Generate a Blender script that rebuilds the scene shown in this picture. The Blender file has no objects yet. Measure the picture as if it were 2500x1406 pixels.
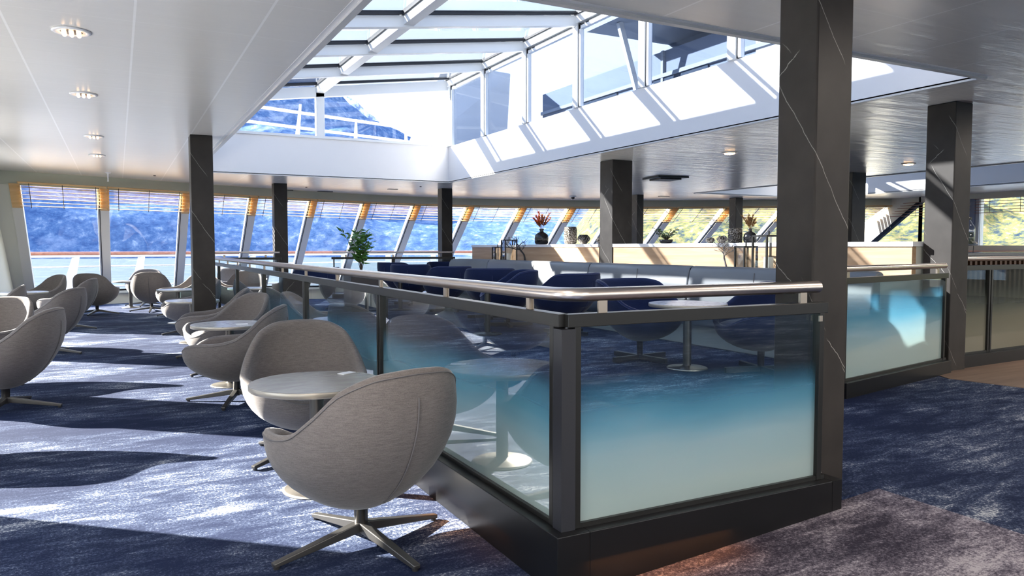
import bpy, bmesh, math, random
from mathutils import Vector, Matrix
from mathutils.geometry import tessellate_polygon
PI = math.pi
random.seed(7)
C = bpy.context.scene.collection
sc = bpy.context.scene

# ------------------------------------------------------------------ mesh helper
class MB:
    def __init__(s): s.v = []; s.f = []; s.smooth = []
    def add(s, vs, fs, sm=False):
        n = len(s.v); s.v += [tuple(p) for p in vs]
        s.f += [tuple(i + n for i in f) for f in fs]; s.smooth += [sm] * len(fs)
        return s
    def box(s, x0, x1, y0, y1, z0, z1):
        vs = [(x, y, z) for z in (z0, z1) for y in (y0, y1) for x in (x0, x1)]
        return s.add(vs, [(0,2,3,1),(4,5,7,6),(0,1,5,4),(2,6,7,3),(0,4,6,2),(1,3,7,5)])
    def bar(s, a, b, w, h, up=(0,0,1), w2=None, h2=None):
        a = Vector(a); b = Vector(b); d = (b - a).normalized(); up = Vector(up)
        sx = d.cross(up)
        if sx.length < 1e-6: sx = d.cross(Vector((1,0,0)))
        sx.normalize(); uz = sx.cross(d).normalized()
        w2 = w if w2 is None else w2; h2 = h if h2 is None else h2
        vs = [a + sx*i*w/2 + uz*j*h/2 for j in (-1,1) for i in (-1,1)] + [b + sx*i*w2/2 + uz*j*h2/2 for j in (-1,1) for i in (-1,1)]
        return s.add(vs, [(0,1,3,2),(4,6,7,5),(0,4,5,1),(2,3,7,6),(0,2,6,4),(1,5,7,3)])
    def tube(s, pts, r, n=12, cap=True, r2=None):
        pts = [Vector(p) for p in pts]; m = len(pts); rings = []; ref = None
        for i, p in enumerate(pts):
            d = (pts[min(i+1, m-1)] - pts[max(i-1, 0)]).normalized()
            if ref is None: ref = Vector((0,0,1)) if abs(d.z) < .9 else Vector((1,0,0))
            u = d.cross(ref).normalized(); w = u.cross(d).normalized(); ref = w
            rr = r if r2 is None else r + (r2 - r) * i / max(1, m-1)
            rings.append([p + (u*math.cos(2*PI*k/n) + w*math.sin(2*PI*k/n)) * rr for k in range(n)])
        vs = [q for ri in rings for q in ri]; fs = []
        for i in range(m-1):
            for k in range(n):
                k2 = (k+1) % n
                fs.append((i*n+k, i*n+k2, (i+1)*n+k2, (i+1)*n+k))
        s.add(vs, fs, True)
        if cap: s.add(vs[:n], [tuple(range(n))[::-1]]); s.add(vs[-n:], [tuple(range(n))])
        return s
    def lathe(s, prof, n=32, c=(0,0,0), sm=True):
        vs = []; fs = []; m = len(prof)
        for r, z in prof:
            for k in range(n): vs.append((c[0]+r*math.cos(2*PI*k/n), c[1]+r*math.sin(2*PI*k/n), c[2]+z))
        for i in range(m-1):
            for k in range(n):
                k2 = (k+1) % n; fs.append((i*n+k, i*n+k2, (i+1)*n+k2, (i+1)*n+k))
        s.add(vs, fs, sm)
        if prof[0][0] > 1e-4: s.add(vs[:n], [tuple(range(n))[::-1]])
        if prof[-1][0] > 1e-4: s.add(vs[-n:], [tuple(range(n))])
        return s
    def prism(s, poly, z0, z1):
        n = len(poly); vs = [(x, y, z0) for x, y in poly] + [(x, y, z1) for x, y in poly]
        tr = tessellate_polygon([[Vector((x, y, 0)) for x, y in poly]])
        return s.add(vs, [tuple(t) for t in tr] + [tuple(i+n for i in t)[::-1] for t in tr] + [(i, (i+1) % n, n+(i+1) % n, n+i) for i in range(n)])
    def hexa(s, p):      # 8 points: 0-3 one face, 4-7 opposite face
        return s.add(p, [(0,1,2,3),(7,6,5,4),(0,4,5,1),(1,5,6,2),(2,6,7,3),(3,7,4,0)])
    def quadgrid(s, rows, sm=True, closed=False):
        n = len(rows[0]); vs = [p for r in rows for p in r]; fs = []
        for i in range(len(rows)-1):
            for k in range(n if closed else n-1):
                k2 = (k+1) % n; fs.append((i*n+k, i*n+k2, (i+1)*n+k2, (i+1)*n+k))
        return s.add(vs, fs, sm)
    def build(s, name, mat, parent=None, bevel=0, fix=True, weld=False):
        me = bpy.data.meshes.new(name); me.from_pydata(s.v, [], s.f); me.update()
        me.polygons.foreach_set('use_smooth', s.smooth)
        if fix or weld:
            bm = bmesh.new(); bm.from_mesh(me)
            if weld: bmesh.ops.remove_doubles(bm, verts=bm.verts, dist=1e-5)
            if fix: bmesh.ops.recalc_face_normals(bm, faces=bm.faces)
            bm.to_mesh(me); bm.free()
        me.materials.append(mat)
        o = bpy.data.objects.new(name, me); C.objects.link(o)
        if parent is not None: o.parent = parent
        if bevel:
            b = o.modifiers.new('bevel', 'BEVEL'); b.width = bevel; b.segments = 2; b.limit_method = 'ANGLE'
        return o

def tag(o, label=None, cat=None, group=None, kind=None):
    if label: o['label'] = label
    if cat: o['category'] = cat
    if group: o['group'] = group
    if kind: o['kind'] = kind
    return o
def empty(name, loc=(0,0,0), az=0, label=None, cat=None, group=None, kind=None):
    o = bpy.data.objects.new(name, None); C.objects.link(o); o.empty_display_size = .1
    o.location = loc; o.rotation_euler = (0, 0, -math.radians(az))
    return tag(o, label, cat, group, kind)
def struct(o, label, cat): return tag(o, label, cat, kind='structure')
def copy_tree(o, parent=None):
    c = o.copy(); C.objects.link(c); c.parent = parent
    for ch in [x for x in bpy.data.objects if x.parent == o]: copy_tree(ch, c)
    return c
ORD = ['first','second','third','fourth','fifth','sixth','seventh','eighth','ninth','tenth','eleventh','twelfth','thirteenth','fourteenth','fifteenth','sixteenth']

# ------------------------------------------------------------------ materials
def newmat(name):
    m = bpy.data.materials.new(name); m.use_nodes = True; nt = m.node_tree; nt.nodes.clear()
    out = nt.nodes.new('ShaderNodeOutputMaterial'); return m, nt, out
class N:
    def __init__(s, nt): s.nt = nt
    def __call__(s, t, **kw):
        n = s.nt.nodes.new('ShaderNode' + t)
        for k, v in kw.items():
            if k.startswith('_'): setattr(n, k[1:], v)
            else:
                key = int(k[1:]) if k[0] == 'i' and k[1:].isdigit() else k.replace('__', ' ')
                sock = n.inputs[key]
                if isinstance(v, bpy.types.NodeSocket): s.nt.links.new(v, sock)
                else: sock.default_value = v
        return n
def rgb(c): return (c[0], c[1], c[2], 1)
def ramp(n, fac, stops, interp='LINEAR'):
    r = n('ValToRGB', Fac=fac); cr = r.color_ramp; cr.interpolation = interp
    while len(cr.elements) < len(stops): cr.elements.new(.5)
    for e, (p, c) in zip(cr.elements, stops): e.position = p; e.color = rgb(c) if not isinstance(c, (int, float)) else (c, c, c, 1)
    return r.outputs[0]
def plain(name, col, rough=.5, metal=0, noise=0, nscale=20, bump=0, spec=.5, coat=0):
    m, nt, out = newmat(name); n = N(nt)
    b = n('BsdfPrincipled', Base__Color=rgb(col), Roughness=rough, Metallic=metal)
    b.inputs['Specular IOR Level'].default_value = spec
    if coat: b.inputs['Coat Weight'].default_value = coat
    if noise or bump:
        tc = n('TexCoord'); nz = n('TexNoise', Vector=tc.outputs['Object'], Scale=nscale, Detail=4.0)
        if noise:
            mx = n('Mix', _data_type='RGBA', _blend_type='MULTIPLY', i0=1.0)
            mx.inputs[6].default_value = rgb(col)
            f = ramp(n, nz.outputs['Fac'], [(.3, 1-noise), (.7, 1.0)])
            nt.links.new(f, mx.inputs[7]); nt.links.new(mx.outputs[2], b.inputs['Base Color'])
        if bump:
            bp = n('Bump', Strength=bump, Distance=.002, Height=nz.outputs['Fac']); nt.links.new(bp.outputs[0], b.inputs['Normal'])
    nt.links.new(b.outputs[0], out.inputs[0]); return m
def stretch(n, vec, sx, sy, sz, rot=(0,0,0)):
    mp = n('Mapping', Vector=vec); mp.inputs['Scale'].default_value = (sx, sy, sz); mp.inputs['Rotation'].default_value = rot
    return mp.outputs[0]

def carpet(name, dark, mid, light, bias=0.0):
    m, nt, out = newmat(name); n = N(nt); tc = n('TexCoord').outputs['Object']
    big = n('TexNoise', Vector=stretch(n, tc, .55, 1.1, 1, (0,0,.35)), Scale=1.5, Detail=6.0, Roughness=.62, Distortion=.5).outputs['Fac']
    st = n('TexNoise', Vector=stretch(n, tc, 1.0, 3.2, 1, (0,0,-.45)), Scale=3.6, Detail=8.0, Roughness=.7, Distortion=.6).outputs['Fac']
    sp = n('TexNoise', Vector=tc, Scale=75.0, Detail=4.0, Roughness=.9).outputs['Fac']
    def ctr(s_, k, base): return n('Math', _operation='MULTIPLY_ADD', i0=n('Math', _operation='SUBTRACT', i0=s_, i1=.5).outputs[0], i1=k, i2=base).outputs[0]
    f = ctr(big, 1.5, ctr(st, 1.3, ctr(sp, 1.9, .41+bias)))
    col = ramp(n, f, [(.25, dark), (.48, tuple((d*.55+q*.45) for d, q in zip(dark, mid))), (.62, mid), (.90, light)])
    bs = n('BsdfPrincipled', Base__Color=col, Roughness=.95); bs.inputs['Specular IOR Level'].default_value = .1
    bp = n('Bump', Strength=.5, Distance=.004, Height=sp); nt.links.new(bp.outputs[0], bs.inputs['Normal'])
    nt.links.new(bs.outputs[0], out.inputs[0]); return m

def fabric(name, col, var=.25):
    m, nt, out = newmat(name); n = N(nt); tc = n('TexCoord').outputs['Object']
    h = n('TexNoise', Vector=stretch(n, tc, 14, 14, 170), Scale=1.6, Detail=3.0, Roughness=.7).outputs['Fac']
    v = n('TexNoise', Vector=tc, Scale=260.0, Detail=2.0).outputs['Fac']
    s = n('Math', _operation='MULTIPLY_ADD', i0=h, i1=.6, i2=n('Math', _operation='MULTIPLY', i0=v, i1=.4).outputs[0])
    c = ramp(n, s.outputs[0], [(.36, tuple(q*(1-var) for q in col)), (.64, tuple(min(1, q*(1+var)) for q in col))])
    b = n('BsdfPrincipled', Base__Color=c, Roughness=.9); b.inputs['Specular IOR Level'].default_value = .15
    b.inputs['Sheen Weight'].default_value = .25; b.inputs['Sheen Roughness'].default_value = .4
    bp = n('Bump', Strength=.35, Distance=.001, Height=v); nt.links.new(bp.outputs[0], b.inputs['Normal'])
    nt.links.new(b.outputs[0], out.inputs[0]); return m

def thin_glass(name, tint=(.93,.97,.98), refl=1.0, rough=0.0, frost=None, cols=((.62,.74,.70), (.50,.70,.74), (.22,.55,.70), (.10,.38,.58))):
    m, nt, out = newmat(name); n = N(nt); geo = n('NewGeometry')
    ior = n('Math', _operation='MULTIPLY_ADD', i0=geo.outputs['Backfacing'], i1=-.8533, i2=1.52)
    fr = n('Fresnel', IOR=ior.outputs[0])
    fm = n('Math', _operation='MULTIPLY', i0=fr.outputs[0], i1=refl, _use_clamp=True)
    tr = n('BsdfTransparent', Color=rgb(tint)); gl = n('BsdfGlossy', Color=(1,1,1,1), Roughness=rough)
    base = tr.outputs[0]
    if frost:
        z0, z1 = frost                                   # opaque below z0, clear above z1
        tc = n('TexCoord').outputs['Object']; sep = n('SeparateXYZ', Vector=tc)
        wv = n('TexNoise', Vector=stretch(n, tc, .8, .8, 3.0), Scale=1.2, Detail=2.0).outputs['Fac']
        zz = n('Math', _operation='MULTIPLY_ADD', i0=wv, i1=.16, i2=sep.outputs['Z'])
        zz = n('Math', _operation='SUBTRACT', i0=zz.outputs[0], i1=.08)
        mr = n('MapRange', Value=zz.outputs[0]); mr.inputs['From Min'].default_value = z0; mr.inputs['From Max'].default_value = z1
        den = ramp(n, mr.outputs[0], [(0, .80), (.45, .72), (.72, .5), (.88, .18), (1, 0.0)])
        colr = ramp(n, mr.outputs[0], [(0, cols[0]), (.35, cols[1]), (.62, cols[2]), (.9, cols[3])])
        df = n('BsdfDiffuse', Color=colr); tl = n('BsdfTranslucent', Color=colr)
        dt = n('MixShader', i0=.5, i1=df.outputs[0], i2=tl.outputs[0])
        mx = n('MixShader', i0=den, i1=tr.outputs[0], i2=dt.outputs[0]); base = mx.outputs[0]
    mx = n('MixShader', i0=fm.outputs[0], i1=base, i2=gl.outputs[0])
    nt.links.new(mx.outputs[0], out.inputs[0]); return m

def marble_black():
    m, nt, out = newmat('black_marble'); n = N(nt); tc = n('TexCoord').outputs['Object']
    sep = n('SeparateXYZ', Vector=tc)
    nz = n('TexNoise', Vector=tc, Scale=2.4, Detail=5.0, Roughness=.6).outputs['Fac']
    u = n('Math', _operation='SUBTRACT', i0=sep.outputs['X'], i1=sep.outputs['Y']).outputs[0]
    def fam(k, period, off, jit, width, ms, lo):
        a = n('Math', _operation='MULTIPLY_ADD', i0=u, i1=k, i2=sep.outputs['Z'])
        b = n('Math', _operation='MULTIPLY_ADD', i0=nz, i1=jit, i2=a.outputs[0])
        c = n('Math', _operation='ADD', i0=b.outputs[0], i1=off)
        d = n('Math', _operation='PINGPONG', i0=c.outputs[0], i1=period)
        l = ramp(n, d.outputs[0], [(0, 1.0), (width, 0.0)])
        mk = ramp(n, n('TexNoise', Vector=tc, Scale=ms, Detail=1.0).outputs['Fac'], [(lo, 0.0), (lo+.06, 1.0)])
        return n('Math', _operation='MULTIPLY', i0=l, i1=mk).outputs[0]
    v1 = fam(1.5, .34, 7.1, .10, .0042, 2.0, .46); v2 = fam(1.1, .52, 7.3, .16, .0036, 3.1, .50); v3 = fam(-.8, .61, 5.0, .18, .0030, 2.7, .56)
    b = n('Math', _operation='MAXIMUM', i0=n('Math', _operation='MAXIMUM', i0=v1, i1=v2).outputs[0], i1=v3)
    b2 = n('Math', _operation='MULTIPLY', i0=b.outputs[0], i1=.55)
    cl = ramp(n, n('TexNoise', Vector=tc, Scale=5.0, Detail=5.0).outputs['Fac'], [(.3, (.021,.017,.014)), (.7, (.036,.030,.026))])
    mx = n('Mix', _data_type='RGBA', i0=b2.outputs[0]); nt.links.new(cl, mx.inputs[6]); mx.inputs[7].default_value = (.75,.72,.66,1)
    p = n('BsdfPrincipled', Base__Color=mx.outputs[2], Roughness=.45); p.inputs['Specular IOR Level'].default_value = .28
    nt.links.new(p.outputs[0], out.inputs[0]); return m

def ceiling_mat():
    m, nt, out = newmat('ceiling_panels'); n = N(nt); tc = n('TexCoord').outputs['Object']; sep = n('SeparateXYZ', Vector=tc)
    def line(sock, off, period, w):
        a = n('Math', _operation='ADD', i0=sock, i1=off); b = n('Math', _operation='PINGPONG', i0=a.outputs[0], i1=period/2)
        return n('Math', _operation='LESS_THAN', i0=b.outputs[0], i1=w).outputs[0]
    ly = line(sep.outputs['X'], .56, .68, .007)          # joints running fore and aft
    lx = line(sep.outputs['Y'], -5.07+7.2, .72, .0035)
    seam = n('Math', _operation='MAXIMUM', i0=ly, i1=n('Math', _operation='MULTIPLY', i0=lx, i1=.45).outputs[0])
    wav = n('TexNoise', Vector=stretch(n, tc, .55, 3.2, 1), Scale=1.5, Detail=3.0, Roughness=.55, Distortion=.4).outputs['Fac']
    col = n('Mix', _data_type='RGBA', i0=seam.outputs[0]); col.inputs[6].default_value = (.84,.80,.74,1); col.inputs[7].default_value = (.98,.95,.90,1)
    p = n('BsdfPrincipled', Base__Color=col.outputs[2], Roughness=.26, Metallic=.12)
    h = n('Math', _operation='MULTIPLY_ADD', i0=seam.outputs[0], i1=-.15, i2=wav)
    mk = n('MapRange', Value=sep.outputs['X']); mk.inputs['From Min'].default_value = 2.5; mk.inputs['From Max'].default_value = 7.0; mk.inputs['To Min'].default_value = .07; mk.inputs['To Max'].default_value = .75
    bp = n('Bump', Strength=mk.outputs[0], Distance=.030, Height=h.outputs[0]); nt.links.new(bp.outputs[0], p.inputs['Normal'])
    nt.links.new(p.outputs[0], out.inputs[0]); return m

def wood(name, c1, c2, rough=.4, along='Y', scale=1.0):
    m, nt, out = newmat(name); n = N(nt); tc = n('TexCoord').outputs['Object']
    s = {'Y': (9, .7, 14), 'X': (.7, 9, 14), 'Z': (12, 12, .8)}[along]
    w = n('TexNoise', Vector=stretch(n, tc, *[q*scale for q in s]), Scale=1.3, Detail=6.0, Roughness=.6, Distortion=.5).outputs['Fac']
    p = n('BsdfPrincipled', Base__Color=ramp(n, w, [(.3, c1), (.7, c2)]), Roughness=rough)
    nt.links.new(p.outputs[0], out.inputs[0]); return m

def table_top_mat(name, c1, c2, vein):
    m, nt, out = newmat(name); n = N(nt); tc = n('TexCoord').outputs['Object']
    w = n('TexNoise', Vector=stretch(n, tc, 2, 7, 1, (0,0,.6)), Scale=1.6, Detail=6.0, Distortion=1.2).outputs['Fac']
    p = n('BsdfPrincipled', Base__Color=ramp(n, w, [(.3, c1), (.47, c2), (.5, vein), (.54, c2), (.7, c1)]), Roughness=.22)
    nt.links.new(p.outputs[0], out.inputs[0]); return m

def mountain_mat(name, stops, scale, rot=(0,0,0), patch=None):
    m, nt, out = newmat(name); n = N(nt); tc = n('TexCoord').outputs['Object']
    a = n('TexNoise', Vector=stretch(n, tc, 1, 1, .55, rot), Scale=scale, Detail=12.0, Roughness=.74, Distortion=.15).outputs['Fac']
    col = ramp(n, a, stops)
    if patch:
        b = n('TexNoise', Vector=tc, Scale=patch[0], Detail=8.0, Roughness=.7).outputs['Fac']
        f = ramp(n, b, [(patch[1], 0.0), (patch[1]+.12, 1.0)])
        mx = n('Mix', _data_type='RGBA', i0=f); nt.links.new(col, mx.inputs[6]); mx.inputs[7].default_value = rgb(patch[2]); col = mx.outputs[2]
    p = n('BsdfDiffuse', Color=col); nt.links.new(p.outputs[0], out.inputs[0]); return m

M = {}
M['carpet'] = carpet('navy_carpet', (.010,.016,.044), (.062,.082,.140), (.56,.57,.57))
M['carpet_ramp'] = carpet('grey_violet_carpet', (.030,.026,.040), (.16,.14,.17), (.42,.38,.40), .10)
M['grey'] = fabric('grey_woven_wool', (.165,.147,.138))
M['navy'] = fabric('navy_wool', (.012,.020,.062), .2)
M['seam'] = plain('grey_piping', (.15,.14,.14), .8)
M['navyseam'] = plain('navy_piping', (.03,.04,.11), .8)
M['darkmetal'] = plain('dark_bronze_metal', (.11,.105,.10), .38, .8)
M['blackmetal'] = plain('black_powder_metal', (.022,.022,.024), .38, .3)
M['frame'] = plain('graphite_frame', (.020,.020,.019), .36, .45)
M['plinth'] = plain('black_satin_plinth', (.009,.009,.010), .32, .3)
M['steel'] = plain('brushed_steel', (.66,.58,.52), .30, 1.0, bump=.05, nscale=80)
M['bracket'] = plain('bracket_steel', (.36,.31,.26), .35, 1.0)
M['tabletop'] = table_top_mat('grey_stone_top', (.185,.170,.150), (.235,.22,.195), (.26,.245,.22))
M['tabletop_w'] = table_top_mat('white_marble_top', (.62,.62,.62), (.74,.74,.74), (.32,.32,.34))
M['tableedge'] = plain('satin_edge', (.40,.37,.32), .35, .5)
M['marble'] = marble_black()
M['ceiling'] = ceiling_mat()
M['white'] = plain('white_lacquer', (.80,.79,.80), .30)
M['whiteframe'] = plain('white_window_frame', (.82,.83,.83), .35)
M['gasket'] = plain('black_gasket', (.012,.013,.018), .5)
M['cream'] = plain('cream_wall', (.68,.67,.58), .5)
M['mull'] = plain('cream_mullion', (.74,.72,.66), .45)
M['fascia'] = plain('sage_cream_band', (.50,.52,.43), .5)
M['wood'] = wood('oak_panel', (.36,.22,.12), (.50,.34,.21))
M['woodfloor'] = wood('oak_floor', (.16,.10,.07), (.26,.17,.12), .45, 'X')
M['blind'] = wood('amber_slat_wood', (.62,.38,.16), (.80,.55,.28), .45, 'X', .5)
M['darkwood'] = plain('dark_brown_wood', (.06,.028,.014), .35)
M['leather'] = plain('grey_leather', (.15,.163,.175), .36, noise=.12, nscale=3, spec=.5)
M['sofabase'] = plain('pale_sofa_base', (.42,.42,.40), .5)
M['black'] = plain('matt_black', (.010,.010,.012), .5)
M['blackgloss'] = plain('black_glaze', (.012,.012,.014), .18)
M['candle'] = plain('white_wax', (.82,.80,.76), .5)
M['leaf'] = plain('green_leaf', (.075,.21,.03), .45, noise=.4, nscale=8)
M['leaf2'] = plain('dark_green_leaf', (.03,.075,.025), .45)
M['stem'] = plain('brown_stem', (.07,.045,.03), .7)
M['pampas'] = plain('rust_dried_plume', (.42,.12,.035), .8, noise=.4, nscale=30)
M['pampas2'] = plain('tan_dried_plume', (.30,.16,.06), .8, noise=.4, nscale=30)
M['pot'] = plain('dark_planter', (.05,.04,.035), .5)
M['smoke'] = plain('smoked_glass_bowl', (.10,.085,.07), .12, .35)
M['shipwhite'] = plain('ship_white_paint', (.50,.50,.51), .85, spec=.1)
M['shipshade'] = plain('shaded_ship_white_paint', (.13,.15,.20), .9, spec=.05)  # white paint with its blue grey shade put into the colour
M['shippale'] = plain('ship_pale_paint', (.20,.22,.26), .9, spec=.05)
M['shipdark'] = plain('ship_dark_paint', (.03,.04,.06), .9, spec=.05)
M['teak'] = wood('teak_cap', (.20,.07,.04), (.30,.12,.07), .5)
M['winglass'] = thin_glass('window_glass', (.985,.99,.99), .7)
M['skyglass'] = thin_glass('skylight_glass', (.53,.55,.58), .5)
M['sideglass'] = thin_glass('skylight_side_glass', (.58,.63,.70), .3)
M['balglass'] = thin_glass('frosted_gradient_glass', (.82,.90,.92), 2.0, 0.0, (.30, .78))
M['balglass2'] = thin_glass('frosted_gradient_glass_raised', (.82,.88,.88), 1.0, 0.02, (.40, .90))
M['balglass3'] = thin_glass('frosted_warm_reflection_glass', (.70,.74,.72), .8, 0.02, (.40,.90), ((.40,.38,.29), (.36,.35,.27), (.24,.26,.21), (.12,.14,.12)))  # same frosted glass, warm floor reflection put into its colours
M['clear'] = thin_glass('clear_glass', (.93,.95,.94), 1.2)
M['water'] = thin_glass('water_in_jar', (.75,.78,.62), 1.2)
M['red'] = plain('red_mark', (.6,.05,.04), .5)
M['paper'] = plain('white_card', (.80,.80,.80), .6)
M['brass'] = plain('warm_steel', (.50,.46,.40), .32, 1.0)
def emis(name, col, s):
    m, nt, out = newmat(name); n = N(nt); e = n('Emission', Color=rgb(col), Strength=s); nt.links.new(e.outputs[0], out.inputs[0]); return m
M['lamp'] = emis('warm_bulb', (1,.62,.30), 5)
M['hazy_blue_mountain'] = mountain_mat('haze_painted_forest_rock', [(.40, (.034,.066,.150)), (.50, (.055,.100,.195)), (.57, (.090,.135,.225)), (.68, (.24,.28,.36))], .05, patch=(.012, .55, (.14,.18,.27)))  # blue is distance haze put into the base colour
M['snow_mountain'] = mountain_mat('haze_painted_snowy_rock', [(.36, (.07,.11,.20)), (.46, (.14,.19,.30)), (.51, (.36,.40,.47)), (.60, (.62,.64,.68))], .02)  # real snow tones; the blue of the rock is painted haze
M['autumn'] = mountain_mat('autumn_forest', [(.34, (.010,.018,.034)), (.44, (.034,.045,.045)), (.50, (.085,.092,.035)), (.56, (.13,.105,.045)), (.62, (.16,.13,.09)), (.70, (.24,.24,.24))], .20, patch=(.012, .64, (.13,.17,.05)))
m, nt, out = newmat('fjord_water'); n = N(nt); tc = n('TexCoord').outputs['Object']
wv = n('TexNoise', Vector=stretch(n, tc, .4, 1, 1), Scale=.16, Detail=7.0, Roughness=.7).outputs['Fac']
p = n('MixShader', i0=.10, i1=n('BsdfDiffuse', Color=ramp(n, wv, [(.38, (.024,.042,.062)), (.5, (.036,.058,.078)), (.62, (.075,.095,.11))])).outputs[0], i2=n('BsdfGlossy', Roughness=.5).outputs[0])
nt.links.new(p.outputs[0], out.inputs[0]); M['sea'] = m

# ------------------------------------------------------------------ dimensions
CAMZ, ZC = 1.255, 2.595            # eye height and ceiling height above the port-side floor
FB, FP = .105, .21                 # raised aisle floor, podium floor
HEAD, KR = 2.38, .754              # window head height, rake
SX0, SX1, SY0, SY1 = 1.24, 6.02, 3.62, 14.3
S2X0, S2X1 = 12.55, 16.45
XP, XS = -1.9, 18.8                # port and starboard side walls
H = [(-1.9,15.66), (-1.58,15.79), (-.2,16.335), (1.29,17.006), (2.74,17.651), (4.19,18.212), (5.62,18.625), (7.06,18.857), (8.62,18.868), (10.12,18.627), (11.48,18.196), (12.71,17.646), (14.08,16.876), (15.34,16.054), (16.65,15.125), (17.75,14.30), (18.8,13.55)]
def phi(x): return math.radians(-1 + .45*(x + 1.5))
def rk(x, y, z, out=0.0):          # a point on the raked window plane below head point (x, y)
    t = (HEAD - z)/KR + out
    return Vector((x + t*math.sin(phi(x)), y + t*math.cos(phi(x)), z))

# ------------------------------------------------------------------ floors
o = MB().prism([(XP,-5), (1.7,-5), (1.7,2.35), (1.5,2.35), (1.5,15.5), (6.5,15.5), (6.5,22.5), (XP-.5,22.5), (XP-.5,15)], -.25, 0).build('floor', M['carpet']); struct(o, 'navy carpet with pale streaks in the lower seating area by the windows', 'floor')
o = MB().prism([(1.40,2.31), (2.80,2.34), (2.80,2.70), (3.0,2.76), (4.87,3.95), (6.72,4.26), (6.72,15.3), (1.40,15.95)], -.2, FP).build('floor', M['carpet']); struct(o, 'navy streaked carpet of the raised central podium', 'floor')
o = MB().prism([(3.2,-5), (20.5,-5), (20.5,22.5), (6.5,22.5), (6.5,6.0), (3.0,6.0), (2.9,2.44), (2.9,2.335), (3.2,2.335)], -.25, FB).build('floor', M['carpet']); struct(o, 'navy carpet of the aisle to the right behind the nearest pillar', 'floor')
o = MB().hexa([(1.6,-5,.0), (3.2,-5,FB), (3.2,2.335,FB), (1.6,2.335,.0), (1.6,-5,-.2), (3.2,-5,-.2), (3.2,2.335,-.2), (1.6,2.335,-.2)]).build('floor_ramp', M['carpet_ramp']); struct(o, 'grey violet carpeted ramp at the lower right', 'floor')
o = MB().prism([(6.45,4.05), (6.62,3.2), (20,3.2), (20,4.5), (6.7,4.5)], FB-.02, FB+.004).build('floor', M['woodfloor']); struct(o, 'oak plank floor strip beside the right balustrade', 'floor')

# ------------------------------------------------------------------ ceiling with two skylight openings
def poly_face(outer, holes, z, name, mat):
    loops = [[Vector((x, y, z)) for x, y in outer]] + [[Vector((x, y, z)) for x, y in h] for h in holes]
    tris = tessellate_polygon(loops); vs = [p for l in loops for p in l]
    me = bpy.data.meshes.new(name); me.from_pydata([tuple(v) for v in vs], [], [tuple(t) for t in tris]); me.update()
    bm = bmesh.new(); bm.from_mesh(me)
    for f in bm.faces:
        if f.normal.z > 0: f.normal_flip()
    bm.to_mesh(me); bm.free()
    me.materials.append(mat); ob = bpy.data.objects.new(name, me); C.objects.link(ob); return ob
outer = [(XP,-6)] + H + [(XS,-6)]
h1 = [(SX0,SY0), (SX1,SY0), (SX1,SY1), (SX0,SY1)]; h2 = [(S2X0,SY0), (S2X1,SY0), (S2X1,SY1), (S2X0,SY1)]
o = poly_face(outer, [h1, h2], ZC, 'ceiling', M['ceiling']); struct(o, 'pale grey glossy metal panel ceiling', 'ceiling')
# weather deck above the ceiling
outer2 = [(XP-.3,-6.2)] + [(x, y+.15) for x, y in H] + [(XS+.3,-6.2)]
g = .09
o = poly_face(outer2, [[(SX0-g,SY0-g), (SX1+g,SY0-g), (SX1+g,SY1+g), (SX0-g,SY1+g)], [(S2X0-g,SY0-g), (S2X1+g,SY0-g), (S2X1+g,SY1+g), (S2X0-g,SY1+g)]], 3.2, 'deck_above', M['shipwhite']); struct(o, 'white open deck above the lounge', 'deck')

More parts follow.
